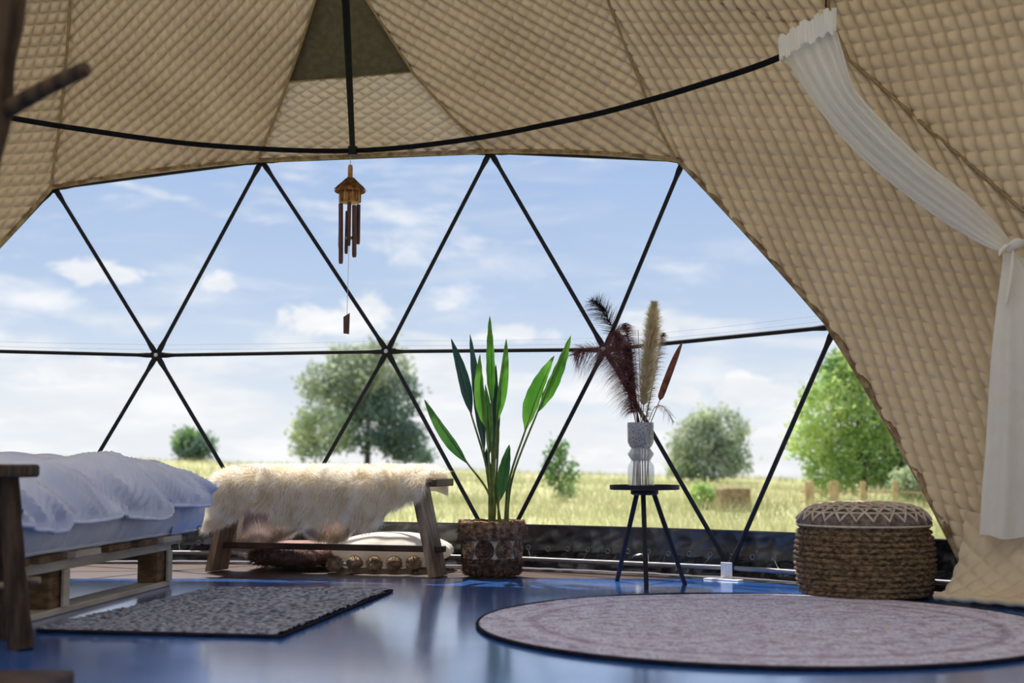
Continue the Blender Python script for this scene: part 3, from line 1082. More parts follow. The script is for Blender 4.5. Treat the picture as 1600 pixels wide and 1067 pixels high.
for i in range(ne):
    a = k0 + (k1 - k0) * i / ne
    rd = np.interp(0.05, PS, PR) + 0.022
    e = bpy.data.objects.new('eyelet', eye_me)
    e.location = np.array([DCX + rd * math.sin(a), DCY + rd * math.cos(a), 0.098 + 0.003 * math.sin(i * 2.1)]) - bl
    e.rotation_euler = (R(random.uniform(-14, 14)), 0, -a + R(random.uniform(-15, 15)))
    link(e, bb)
    if i % 3 == 1:
        p0 = np.array([DCX + rd * math.sin(a), DCY + rd * math.cos(a), 0.092]) - bl
        a2 = a + random.choice((-1, 1)) * random.uniform(0.004, 0.012)
        r2 = np.interp(0.05, PS, PR) - 0.012
        p1 = np.array([DCX + r2 * math.sin(a2), DCY + r2 * math.cos(a2), 0.045]) - bl
        p2 = p1 + np.array([0.004, 0.02, -0.012])
        MB().tube(spline([p0, (p0 + p1) / 2 + np.array([0, 0, -0.006]), p1, p2], 10), 0.0022, 5).build('lacing', M['steel'] if i % 2 else M['cord'], bb, True)

# ================================================================== things in the room
Z3 = np.array([0, 0, 0.0])


def thing(name, loc, label, cat, group=None, rz=0.0):
    return empty(name, tuple(map(float, loc)), rz, label, cat, group)


def L(root):
    l = np.array(root.location)
    return lambda p: np.asarray(p, float) - l


# ------------------------------------------------------------------ curtain rail hung under the roof
ZR = 2.05
rail_px = [(22, 185), (150, 205), (300, 225), (400, 232), (475, 235.5), (550, 236), (625, 231), (700, 222), (850, 195), (1000, 160), (1100, 130), (1230, 85), (1300, 40)]
rp = np.array([fl(x, y, ZR) for x, y in rail_px])
rc = np.array([-0.94, 4.24])
th = np.arctan2(rp[:, 0] - rc[0], rp[:, 1] - rc[1]); rd = np.hypot(rp[:, 0] - rc[0], rp[:, 1] - rc[1])
o_ = np.argsort(th); th, rd = th[o_], rd[o_]
tt = np.concatenate([th, [th[-1] + 0.5, math.pi, 2 * math.pi + th[0] - 0.6]])
rv = np.concatenate([rd, [rd[-1] * 1.01, 1.95, rd[0] * 1.01]])
tt = np.concatenate([tt - 2 * math.pi, tt, tt + 2 * math.pi]); rv = np.concatenate([rv, rv, rv])
tq = np.linspace(th[0] - 2.3, th[-1], 161)
rq = np.interp(tq, tt, rv)
for _ in range(3):
    rq[1:-1] = (rq[:-2] + 2 * rq[1:-1] + rq[2:]) / 4
ringp = np.stack([rc[0] + rq * np.sin(tq), rc[1] + rq * np.cos(tq), np.full_like(tq, ZR)], -1)
J = fl(551, 236, ZR)
J2 = fl(540, 0, ZR)
dbar = (J2 - J) / np.linalg.norm(J2 - J)
rail = thing('curtain_rail', (J[0], J[1], ZR), 'black steel ring rail hanging below the quilted roof', 'curtain rail')
f_ = L(rail)
MB().tube(f_(ringp), 0.0125, 10).build('ring', M['rail_black'], rail, True)
bar_end = J + dbar * 3.3
MB().tube(f_([J, J + dbar * 0.04, J + dbar * 0.08, bar_end]), [0.02, 0.018, 0.0135, 0.0135], 10).build('cross_bar', M['rail_black'], rail, True)
jn = MB().tube(f_([J + np.array([0, -0.0, -0.022]), J + np.array([0, 0, 0.022])]), 0.024, 12).build('joint', M['black_metal'], rail, True)
MB().tube(f_([J + np.array([0, -0.022, 0]), J + np.array([0, -0.03, 0])]), 0.008, 8).build('bolt', M['white_metal'], jn)
mid = J + dbar * 3.2
top = np.array([mid[0], mid[1], np.interp(math.hypot(mid[0] - DCX, mid[1] - DCY), PR[::-1][:500], PZ[::-1][:500])])
MB().tube(f_([mid, top]), 0.006, 8).build('hanger', M['rail_black'], rail, True)
e0 = ringp[-1] + np.array([-0.02, 0, 0])
za = float(np.interp(math.hypot(e0[0] - DCX, e0[1] - DCY), PR[::-1][:500], PZ[::-1][:500]))
MB().tube(f_([e0, [e0[0], e0[1], za - 0.03]]), 0.003, 6).build('hanger', M['rail_black'], rail, True)

# ------------------------------------------------------------------ sheer curtain tied back at the right
ha, hb = fl(1222, 78, ZR), fl(1300, 34, ZR)
tieaz, ties = hit(1578, 388)
tp = surf(tieaz, ties, -0.29)
tieY = tp[1]
tie = at(1577, 389, tieY)
curt = thing('sheer_curtain', (tie[0], tie[1], 0.0), 'white sheer curtain swept from the rail and tied back beside the wall', 'curtain')
f_ = L(curt)
Yh = (ha[1] + hb[1]) / 2
lowp = spline([(*p, 0) for p in [(1222, 72), (1244, 118), (1288, 182), (1340, 240), (1400, 292), (1468, 342), (1530, 380), (1566, 394)]], 60)
upp = spline([(*p, 0) for p in [(1302, 28), (1318, 88), (1338, 142), (1390, 200), (1452, 258), (1512, 305), (1556, 348), (1582, 380)]], 60)
nseg, nphi = 60, 96
V = []
for i in range(nseg):
    t = i / (nseg - 1)
    Yl = ha[1] * (1 - t) + (tieY - 0.03) * t; Yu = hb[1] * (1 - t) + (tieY + 0.02) * t
    a = at(lowp[i][0], lowp[i][1], Yl); b = at(upp[i][0], upp[i][1], Yu)
    c = (a + b) / 2; e = (b - a) / 2
    ln = np.linalg.norm(e)
    dep = 0.022 + 0.07 * math.sin(math.pi * min(t * 1.15, 1)) * (1 - 0.4 * t)
    vw = c - np.array([0, 0, EYE]); vw /= np.linalg.norm(vw)
    amp = 0.16 + 0.25 * (1 - t) ** 3
    for k in range(nphi):
        ph = 2 * math.pi * k / nphi
        rr = 1 + amp * math.sin(14 * ph + 1.2 * math.sin(3 * t)) + 0.06 * math.sin(5 * ph + 4 * t)
        V.append(c + e * math.cos(ph) * (1 + 0.02 * math.sin(14 * ph)) - vw * dep * math.sin(ph) * rr)
V = np.array(V)
me = raw_mesh('upper_drape', f_(V), grid_faces(nseg, nphi, True), smooth=True)
up_o = mobj('upper_drape', me, M['sheer'], curt)
# gathered heading on the rail
n_ = np.cross(hb - ha, [0, 0, 1.0]); n_ /= np.linalg.norm(n_)
V = []
for i in range(8):
    t = i / 7
    for k in range(240):
        q = k / 239
        ph = 2 * math.pi * q
        p = ha + (hb - ha) * (0.5 - 0.53 * math.cos(ph))
        rip = 0.010 * math.sin(2 * math.pi * 13 * abs(2 * q - 1)) * (1.1 - 0.5 * t)
        V.append(p - n_ * (math.sin(ph) * 0.02 + math.copysign(abs(rip), math.sin(ph)) + 0.004 * math.sin(40 * q)) + np.array([0, 0, 0.042 + 0.008 * math.sin(80 * q) - 0.085 * t]))
mobj('heading', raw_mesh('heading', f_(np.array(V)), grid_faces(8, 240, True), smooth=True), M['sheer'], curt)
# lower fall
wl_ = spline([(*p, 0) for p in [(1568, 396), (1564, 430), (1556, 490), (1548, 570), (1541, 690), (1534, 780), (1531, 838)]], 50)
V = []
for i in range(50):
    t = i / 49
    hw = 0.02 + 0.17 * min(t * 1.25, 1) ** 0.8
    Yc = tieY - 0.02 * t
    a = at(wl_[i][0], wl_[i][1], Yc)
    c = a + np.array([hw, 0, 0])
    dep = 0.02 + 0.045 * min(t * 2, 1)
    zj = 0.008 * t
    for k in range(nphi):
        ph = 2 * math.pi * k / nphi
        rr = 1 + 0.28 * math.sin(9 * ph + 0.6 * t) * (0.3 + 0.7 * t) + 0.10 * math.sin(4 * ph + 1)
        V.append(c + np.array([-hw * math.cos(ph) * (1 + 0.04 * math.sin(9 * ph)), -dep * math.sin(ph) * rr, zj * math.sin(5 * ph)]))
mobj('lower_drape', raw_mesh('lower_drape', f_(np.array(V)), grid_faces(50, nphi, True), smooth=True), M['sheer'], curt)
tb = MB()
tw = tie + np.array([0, -0.05, 0])
tb.tube(spline([tw + np.array(p) for p in [(-0.022, 0.01, -0.012), (-0.006, -0.012, 0.006), (0.014, -0.008, 0.012), (0.026, 0.01, 0.004)]], 10), [0.008, 0.012, 0.016, 0.018, 0.019, 0.019, 0.018, 0.015, 0.011, 0.006], 10)
kn = tb.build('tie_knot', M['sheer'], curt, True)
kn.location = -np.array(curt.location)
for pts, rad in (([(-0.004, 0, 0), (-0.03, -0.01, 0.004), (-0.055, -0.01, -0.016), (-0.06, -0.008, -0.034)], [0.004, 0.012, 0.015, 0.013, 0.010, 0.004]),
                 ([(0.0, 0, 0.002), (0.022, -0.012, 0.02), (0.04, -0.012, 0.006), (0.032, -0.01, -0.02)], [0.005, 0.012, 0.013, 0.012, 0.009, 0.004]),
                 ([(-0.006, 0, -0.004), (-0.016, -0.014, -0.06), (-0.03, -0.012, -0.14), (-0.042, -0.004, -0.21)], [0.006, 0.011, 0.014, 0.016, 0.016, 0.012])):
    MB().tube(f_(spline([tw + np.array(p) for p in pts], 6)), rad, 10, flat=0.45).build('tie_tail', M['sheer'], curt, True)
MB().tube(f_([tw + np.array([0.01, 0.02, 0]), surf(tieaz + 0.02, ties, OFF - 0.015)]), 0.006, 6).build('tie_cord', M['sheer'], curt, True)

# ------------------------------------------------------------------ bamboo wind chime
CH = fl(548, 238, ZR)
CY = CH[1]
sc = F / CY


def cz(py):
    return at(548, py, CY)[2]


CX = at(547, 300, CY)[0]
chime = thing('wind_chime', (CX, CY, cz(522)), 'bamboo wind chime with thatched cap and dark tubes hanging from the ring rail', 'wind chime')
f_ = L(chime)
P0 = np.array([CX, CY, 0])
MB().tube(f_([P0 + [0, 0, ZR - 0.012], P0 + [0, 0, cz(258)]]), 0.0018, 5).build('string', M['cord'], chime)
MB().tube(f_([P0 + [0, 0, cz(258)], P0 + [0, 0, cz(262)], P0 + [0, 0, cz(275)], P0 + [0.0, 0, cz(281)]]), [0.010, 0.0125, 0.0125, 0.016], 10).build('handle', M['bamboo_pale'], chime, True)
cap = MB().lathe([(0.012, cz(277)), (0.03, cz(283)), (0.06, cz(291)), (0.078, cz(299)), (0.074, cz(300.5)), (0.05, cz(295)), (0.012, cz(288))], 24, (CX, CY, 0))
cap.v = [tuple(f_(p)) for p in cap.v]
cap_o = cap.build('cap', M['thatch'], chime, True)
Pn = []; Dn = []
for k in range(420):
    a = random.uniform(0, 2 * math.pi); r0 = random.uniform(0.014, 0.07)
    z0 = np.interp(r0, [0.012, 0.03, 0.06, 0.078], [cz(277), cz(283), cz(291), cz(299)]) + 0.002
    Pn.append(f_(np.array([CX + r0 * math.cos(a), CY + r0 * math.sin(a), z0])))
    d = np.array([math.cos(a), math.sin(a), -0.62 + random.uniform(-.15, .08)]); Dn.append(d / np.linalg.norm(d))
V, Q, T_ = ribbons(Pn, Dn, 0.022, 0.0035, (0, 0, -0.25), seg=2)
o = mobj('thatch', raw_mesh('thatch', V, Q, T_), M['thatch'], cap_o)
o['kind'] = 'stuff'
dr = MB().lathe([(0.046, cz(301)), (0.048, cz(303)), (0.047, cz(314)), (0.044, cz(317)), (0.02, cz(317))], 20, (CX, CY, 0))
dr.v = [tuple(f_(p)) for p in dr.v]
dr_o = dr.build('drum', M['bamboo_pale'], chime, True)
for k in range(16):
    a = 2 * math.pi * k / 16
    p = np.array([CX + 0.05 * math.cos(a), CY + 0.05 * math.sin(a), 0])
    MB().tube(f_([p + [0, 0, cz(295)], p + [0, 0, cz(316)]]), 0.006, 6).build('splint', M['bamboo_pale'] if k % 2 else M['thatch'], dr_o, True)
for k, (px, y0, y1, dyy, rad) in enumerate([(533, 319, 413, -0.02, 0.0115), (541, 328, 395, 0.03, 0.009), (547, 318, 386, -0.035, 0.0095), (554, 322, 403, -0.02, 0.0115), (559.5, 319, 381, 0.012, 0.010), (531, 322, 386, 0.03, 0.009)]):
    x = at(px, 350, CY)[0]
    ln = math.radians(random.uniform(-1.2, 1.2))
    pt = np.array([x, CY + dyy, cz(y0)]); pb = np.array([x + math.sin(ln) * 0.2, CY + dyy, cz(y1)])
    tb_ = MB()
    tb_.tube(f_([pt, pb + [0, 0, 0.014], pb]), [rad, rad, rad * 0.8], 10)
    t_o = tb_.build('tube', M['bamboo'], chime, True)
    MB().tube(f_([pt, np.array([CX + (x - CX) * 0.9, CY + dyy, cz(316)])]), 0.0014, 5).build('thread', M['cord'], t_o)
MB().lathe([(0.004, -0.006), (0.02, -0.006), (0.02, 0.006), (0.004, 0.006)], 16, f_([CX, CY, cz(372)])).build('striker', M['bamboo_pale'], chime, True)
MB().tube(f_([[CX, CY, cz(317)], [CX - 0.003, CY, cz(400)], [CX - 0.008, CY, cz(492)]]), 0.0014, 5).build('string', M['cord'], chime)
sp_ = MB()
xs = at(542, 500, CY)[0]
sp_.prism([f_([xs - 0.017, CY - 0.004, cz(495)]), f_([xs + 0.014, CY - 0.004, cz(489)]), f_([xs + 0.012, CY - 0.004, cz(522)]), f_([xs - 0.016, CY - 0.004, cz(521)])], (0, 1, 0), 0.008)
sp_.build('sail', M['bamboo'], chime)

# ------------------------------------------------------------------ bench with sheepskin
bL, bR = fl(325, 893), fl(675, 902)
ax = (bR - bL); ax[2] = 0; blen = np.linalg.norm(ax); ax /= blen
nv = np.array([-ax[1], ax[0], 0])             # towards the window
bang = math.atan2(ax[1], ax[0])
bc = (bL + bR) / 2 + nv * 0.08
bench = thing('bench', bc, 'worn wooden trestle bench with a low stretcher under the cream sheepskin', 'bench', rz=bang)
seat_z = 0.415
hl = blen / 2
# local frame: x along bench, y towards the window; the near leg edges stand at y=-0.14
splay = 0.055
o = MB().box((0.015, 0, seat_z), (blen + 0.035, 0.24, 0.034), None, 0.004).build('seat', M['wood_dark'], bench)
for s_ in (-1, 1):
    mb = MB()
    x0 = s_ * hl; x1 = s_ * (hl - splay * 1.6)
    q = 0.017
    pts = [(x0 - q, 0), (x0 + q, 0), (x1 + q, seat_z - 0.017), (x1 - q, seat_z - 0.017)]
    mb.prism([(p[0], -0.08, p[1]) for p in pts], (0, 1, 0), 0.16)
    mb.build('leg', M['wood_worn'], bench)
MB().box((0.02, 0.0, 0.118), (blen + 0.02, 0.05, 0.026), None, 0.003).build('stretcher', M['wood_dark'], bench)


def b2w(p):
    p = np.asarray(p, float)
    return bc + np.outer(p[..., 0].ravel(), ax) + np.outer(p[..., 1].ravel(), nv) + np.outer(p[..., 2].ravel(), [0, 0, 1])


# sheepskin: draped over the seat, scalloped hanging edge measured along the front
mpp = 5.83 / F
edge_px = [(322, 822), (329, 825), (339, 826), (375, 806), (398, 795), (414, 790), (430, 794), (444, 811), (462, 818), (480, 819), (510, 813), (532, 804), (546, 798), (556, 806), (568, 816), (585, 820), (603, 820), (618, 813), (636, 791), (650, 781), (664, 774), (674, 764), (686, 757)]
ex = np.array([(p[0] - 499) * mpp for p in edge_px]); ey = np.array([(p[1] - 750) * mpp for p in edge_px])
shp = thing('sheepskin', bc + [0, 0, seat_z + 0.017], 'long-haired cream sheepskin draped over the bench', 'sheepskin', rz=bang)


def skin_pt(x, q):
    """q in [-1,1]: back hang .. top .. front hang, local to the bench centre"""
    hang = np.interp(x, ex, ey)
    zt = seat_z + 0.017
    endl = np.clip((x - ex[0]) / 0.10, 0, 1); endr = np.clip((ex[-1] - x) / 0.06, 0, 1)
    e = np.sqrt(np.clip(endl, 0.02, 1)) * (0.45 + 0.55 * endr)
    pad = 0.04 * e
    # across the top, rounding softly over the front edge, then hanging down
    f = np.clip((q - 0.45) / 0.55, 0, 1)
    g_ = np.clip((q - 0.05) / 0.40, 0, 1) * math.pi / 2
    bk = np.clip((-q - 0.6) / 0.4, 0, 1)
    ytop = np.interp(q, [-0.6, 0.05], [0.135, -0.06])
    yy = ytop - 0.105 * np.sin(g_) + 0.02 * np.sin(np.clip(bk * 3, 0, 1) * math.pi / 2)
    rz_ = np.minimum(0.075, np.maximum(hang + pad, 0.02))
    zz = zt + pad - rz_ * (1 - np.cos(g_)) - np.maximum(hang + pad - rz_, 0.0) * f - 0.10 * bk
    yy = yy - 0.012 * np.sin(x * 21) * f
    return np.stack([x, yy, zz], -1)


nx, nq = 120, 60
X = np.linspace(ex[0] + 0.01, ex[-1], nx)[None, :] * np.ones((nq, 1)); Qv = np.linspace(-1, 1, nq)[:, None] * np.ones((1, nx))
P = skin_pt(X, Qv) - np.array([0, 0, seat_z + 0.017])
mobj('hide', raw_mesh('hide', P.reshape(-1, 3), grid_faces(nq, nx), smooth=True), M['skin'], shp)
N = 52000
xs = rng.uniform(ex[0] + 0.005, ex[-1] - 0.005, N)
qs = rng.uniform(-0.95, 1.0, N)
kk = rng.random(N) < 0.12
qs[kk] = rng.uniform(0.9, 1.0, kk.sum())
e_ = 1e-3
Pp = skin_pt(xs, qs); Pa = skin_pt(xs + e_, qs); Pb = skin_pt(xs, qs + e_)
nn_ = np.cross(Pb - Pp, Pa - Pp); nn_ /= np.linalg.norm(nn_, axis=1)[:, None] + 1e-9
nn_[nn_[:, 2] < -0.5] *= -1
fl_ = (nn_[:, 1] > 0.2) & (qs > 0.3)
nn_[fl_] *= -1
Pp = Pp - np.array([0, 0, seat_z + 0.017])
fl_d = np.clip((qs - 0.2) / 0.4, 0, 1)[:, None]
clump = np.stack([vnoise(xs * 26, qs * 7, 21) - .5, np.zeros(N), vnoise(xs * 26, qs * 7, 22) - .5], 1) * 1.1
D = nn_ * 0.75 + np.array([0, -0.12, 0]) + np.array([0, 0, -0.85]) * fl_d + clump + rng.normal(size=(N, 3)) * 0.22
left = np.clip((ex[0] + 0.07 - xs) / 0.07, 0, 1)[:, None]
D = D + np.array([-0.9, 0, 0]) * left
D /= np.linalg.norm(D, axis=1)[:, None]
V, Q, T_ = ribbons(Pp, D, rng.uniform(0.028, 0.055, N), rng.uniform(0.0014, 0.0026, N), np.stack([rng.normal(0, .15, N), np.full(N, -0.05), np.full(N, -0.35)], 1), seg=2)
o = mobj('fleece', raw_mesh('fleece', V, Q, T_, smooth=False), M['fleece'], shp)
o['kind'] = 'stuff'

# second hide hanging under the seat, suede side to the camera
hd = thing('hanging_hide', bc + nv * 0.10 + [0, 0, 0.0], 'grey brown suede hide hanging behind the left bench leg', 'hide', rz=bang)
top_y = 0.398
lo_px = [(338, 858), (352, 862), (372, 863), (388, 858), (400, 846), (420, 838), (438, 826), (452, 822), (462, 832), (478, 842), (500, 846), (518, 842), (536, 824), (548, 808), (556, 800)]
mp2 = 6.05 / F
lx = np.array([(p[0] - 500) * mp2 for p in lo_px]); lz = np.array([0.5 - (p[1] - 724) * mp2 for p in lo_px])


def hide_pt(x, t):
    zl = np.interp(x, lx, lz)
    z = top_y + (zl - top_y) * t
    y = 0.02 * np.sin(x * 19 + 1) * t + 0.02 * np.cos(x * 31) * t * t
    return np.stack([x, y, z], -1)


nx, nt = 110, 30
X = np.linspace(lx[0], lx[-1], nx)[None, :] * np.ones((nt, 1)); T0 = np.linspace(0, 1, nt)[:, None] * np.ones((1, nx))
mobj('suede', raw_mesh('suede', hide_pt(X, T0).reshape(-1, 3), grid_faces(nt, nx), smooth=True), M['suede'], hd)
N = 9000
xs = rng.uniform(lx[0], lx[-1], N)
ts = 1 - np.abs(rng.normal(0, 0.10, N))
pale = xs > -0.30
Pp = hide_pt(xs, np.clip(ts, 0, 1)) + np.array([0, -0.004, 0])
D = np.stack([rng.normal(0, .35, N), -0.6 + rng.normal(0, .3, N), -0.7 + rng.normal(0, .3, N)], 1)
D /= np.linalg.norm(D, axis=1)[:, None]
V, Q, T_ = ribbons(Pp, D, rng.uniform(0.015, 0.035, N), 0.0018, (0, 0, -0.2), seg=2)
o = mobj('fringe', raw_mesh('fringe', V, Q, T_), M['fleece'], hd)
o['kind'] = 'stuff'


# ------------------------------------------------------------------ floor cushions under the bench
def pillow(nm, hw, hd_, hh, parent, mat, puck=0.0, n=64, m=28, p=3.2):
    """pillow form centred at the parent's base, resting on z=0"""
    V = []
    for i in range(m):
        ph = -math.pi / 2 + math.pi * i / (m - 1)
        cz_ = math.copysign(abs(math.sin(ph)) ** 0.8, math.sin(ph))
        cr = math.cos(ph) ** 0.55
        for k in range(n):
            t = 2 * math.pi * k / n
            c, s_ = math.cos(t), math.sin(t)
            d = (abs(c) ** p + abs(s_) ** p) ** (-1 / p)
            edge = cr ** 3
            wob = 1 + puck * math.sin(t * 17 + 2 * math.sin(t * 3)) * edge
            z = hh * (1 + cz_ * (1 - 0.25 * (d * cr - 1) ** 2 * 0)) * 0.5
            zc = hh * 0.5 + hh * 0.5 * cz_ * (0.55 + 0.45 * (1 - cr ** 2))
            if cz_ < 0: zc = max(zc, 0.0)
            V.append((hw * d * c * cr * wob, hd_ * d * s_ * cr * wob, zc + (0.006 * math.sin(9 * t) * edge if cz_ > -.4 else 0)))
    z0 = min(v[2] for v in V)
    V = [(x, y, z - z0) for x, y, z in V]
    return mobj(nm, raw_mesh(nm, V, grid_faces(m, n, True), smooth=True), mat, parent), np.array(V).reshape(m, n, 3)


pc = fl(608, 893); pc = pc + np.array([0, 0.17, 0])
wc = thing('floor_cushion', pc, 'off-white cotton floor cushion with wool pompoms under the bench', 'cushion', rz=R(-6))
cov, VV = pillow('cover', 0.285, 0.19, 0.175, wc, M['white_cotton'], 0.018)
for t in np.linspace(-0.86, 0.86, 6):
    p = np.array([t * 0.27, -0.20, 0.037])
    pb = MB()
    for i in range(9):
        pass
    lat = [(0.001, -0.035)] + [(0.036 * math.sin(math.pi * i / 8) * (1 + 0.10 * math.sin(i * 5 + t * 9)), -0.035 * math.cos(math.pi * i / 8)) for i in range(1, 8)] + [(0.001, 0.035)]
    po = pb.lathe(lat, 12, p).build('pompom', M['pompom'], wc, True)
    Nn = 420
    d = rng.normal(size=(Nn, 3)); d /= np.linalg.norm(d, axis=1)[:, None]
    V, Q, T_ = ribbons(p + d * 0.031, d, 0.014, 0.004, (0, 0, -0.1), seg=1)
    oo = mobj('wool', raw_mesh('wool', V, Q, T_), M['pompom'], po); oo['kind'] = 'stuff'
pc2 = fl(452, 892); pc2 = pc2 + np.array([0, 0.20, 0])
bcu = thing('fur_cushion', pc2, 'brown furry floor cushion with dusty pink top beside the left bench leg', 'cushion', rz=R(-8))
cov2, VV2 = pillow('cover', 0.205, 0.19, 0.13, bcu, M['pink_velvet'], 0.02)
flatv = VV2.reshape(-1, 3)
cand = np.where((flatv[:, 2] < 0.105) & (flatv[:, 2] > 0.012))[0]
ii = rng.choice(cand, 11000)
ctr = np.array([0, 0, 0.06])
Pp = flatv[ii] + rng.normal(size=(len(ii), 3)) * 0.006
D = (Pp - ctr) * np.array([1, 1, 0.5]); D /= np.linalg.norm(D, axis=1)[:, None]
D = D + rng.normal(size=D.shape) * 0.35; D /= np.linalg.norm(D, axis=1)[:, None]
V, Q, T_ = ribbons(Pp, D, rng.uniform(0.012, 0.03, len(ii)), 0.002, (0, 0, -0.25), seg=2)
V[:, 2] = np.maximum(V[:, 2], 0.001)
o = mobj('fur', raw_mesh('fur', V, Q, T_), M['brown_fur'], bcu); o['kind'] = 'stuff'

# ------------------------------------------------------------------ woven basket and potted plant
pp = fl(768, 904); pp = pp + np.array([0, 0.13, 0])
Yp = pp[1]
k_ = F / Yp
bas = thing('basket', pp, 'shaggy woven seagrass basket planter with a row of round medallions', 'basket')
hb_ = 0.245


def wob_lathe(prof, n, amp, seed, c=(0, 0, 0)):
    mb = MB().lathe(prof, n, c, caps=False)
    out = []
    for (x, y, z) in mb.v:
        a = math.atan2(y, x); r = math.hypot(x, y)
        dr = amp * (float(vnoise(np.array([a * 9 + 40]), np.array([z * 60]), seed)[0]) - 0.5) * 2
        out.append((math.cos(a) * (r + dr), math.sin(a) * (r + dr), z + 0.5 * dr))
    mb.v = out
    return mb


rw = lambda z: np.interp(z, [0, 0.02, 0.07, 0.16, 0.21, 0.245], [0.112, 0.124, 0.132, 0.142, 0.146, 0.140])
prof_lo = [(0.02, 0.004), (0.105, 0.004)] + [(rw(z) + 0.004 * (i % 2), z) for i, z in enumerate(np.linspace(0.006, 0.078, 9))] + [(0.12, 0.082)]
prof_hi = [(0.128, 0.162)] + [(rw(z) + 0.004 * (i % 2), z) for i, z in enumerate(np.linspace(0.164, 0.245, 9))] + [(0.132, 0.247), (0.122, 0.23)]
wob_lathe(prof_lo, 56, 0.004, 3).build('lower_band', M['seagrass_dark'], bas, True)
wob_lathe(prof_hi, 56, 0.006, 5).build('upper_band', M['seagrass'], bas, True)
MB().lathe([(0.03, 0.012), (0.10, 0.014), (0.127, 0.09), (0.128, 0.165), (0.122, 0.225), (0.114, 0.225), (0.11, 0.19), (0.02, 0.19)], 40).build('inner_pot', M['pot_liner'], bas, True)
for k in range(9):
    a = 2 * math.pi * k / 9 - 0.42
    mb = MB()
    c = np.array([math.cos(a) * 0.137, math.sin(a) * 0.137, 0.12])
    n_ = np.array([math.cos(a), math.sin(a), 0]); sd = np.array([-math.sin(a), math.cos(a), 0]); upv = np.array([0, 0, 1])
    V = []; rings = 7
    for i in range(rings):
        r0 = 0.0455 * i / (rings - 1)
        for j in range(18):
            t = 2 * math.pi * j / 18
            ang_ = a + r0 * 1.02 * math.cos(t) / 0.137
            V.append((math.cos(ang_) * (0.134 + 0.006 * (i % 2)), math.sin(ang_) * (0.134 + 0.006 * (i % 2)), 0.12 + r0 * math.sin(t)))
    mb.add(V, [tuple(f) for f in grid_faces(rings, 18, True)])
    mb.build('medallion', M['seagrass_dark'] if k % 2 else M['seagrass'], bas, True)
Pp, D = [], []
for k in range(5200):
    z = random.choice([random.uniform(0.16, 0.248), random.uniform(0.004, 0.08)])
    a = random.uniform(0, 2 * math.pi); r0 = rw(z) + 0.003
    Pp.append((r0 * math.cos(a), r0 * math.sin(a), z))
    D.append(np.array([math.cos(a), math.sin(a), random.uniform(-.5, .7)]) + rng.normal(size=3) * 0.5)
D = np.array(D); D /= np.linalg.norm(D, axis=1)[:, None]
V, Q, T_ = ribbons(Pp, D, rng.uniform(0.006, 0.02, len(Pp)), 0.0024, (0, 0, 0), seg=1)
V[:, 2] = np.maximum(V[:, 2], 0.001)
o = mobj('frayed_fibre', raw_mesh('frayed_fibre', V, Q, T_), M['seagrass'], bas); o['kind'] = 'stuff'

pl = thing('potted_plant', pp + [0, 0, 0.19], 'tall green plant with long upright paddle leaves in the woven basket', 'plant')
f_ = L(pl)
MB().lathe([(0.002, 0.0), (0.105, 0.0), (0.108, 0.014), (0.06, 0.02), (0.002, 0.018)], 32).build('soil', M['soil'], pl, True)
leaves = [  # tip, blade foot, width px, material, depth tip, depth foot, root px, via px
    ((663, 624), (732, 726), 17, 'leaf_mid', -.10, -.04, (769, 828), (764, 772)),
    ((705, 529), (737, 650), 18, 'leaf_dark', .06, .03, (765, 828), (762, 740)),
    ((734, 521), (757, 709), 16, 'leaf_dark', .10, .05, (771, 828), (765, 770)),
    ((750, 554), (761, 673), 17, 'leaf_bright', -.03, -.01, (768, 828), (766, 760)),
    ((765, 492), (768, 634), 14, 'leaf_bright', .01, .01, (769, 828), (769, 740)),
    ((791, 529), (776, 662), 15, 'leaf_bright', -.06, -.03, (770, 828), (772, 750)),
    ((775, 569), (779, 682), 13, 'leaf_dark', .09, .05, (772, 828), (775, 760)),
    ((767, 628), (771, 733), 12, 'leaf_dark', .07, .04, (770, 828), (770, 780)),
    ((866, 556), (820, 675), 24, 'leaf_bright', -.08, -.04, (790, 828), (796, 750)),
    ((892, 523), (839, 646), 18, 'leaf_bright', -.02, -.01, (791, 828), (801, 745)),
    ((796, 694), (779, 786), 19, 'leaf_mid', -.09, -.05, (780, 828), (779, 806)),
    ((760, 700), (773, 748), 10, 'leaf_dark', .02, .02, (784, 828), (778, 790)),
    ((758, 600), (764, 715), 12, 'leaf_mid', .05, .03, (766, 828), (765, 770)),
]
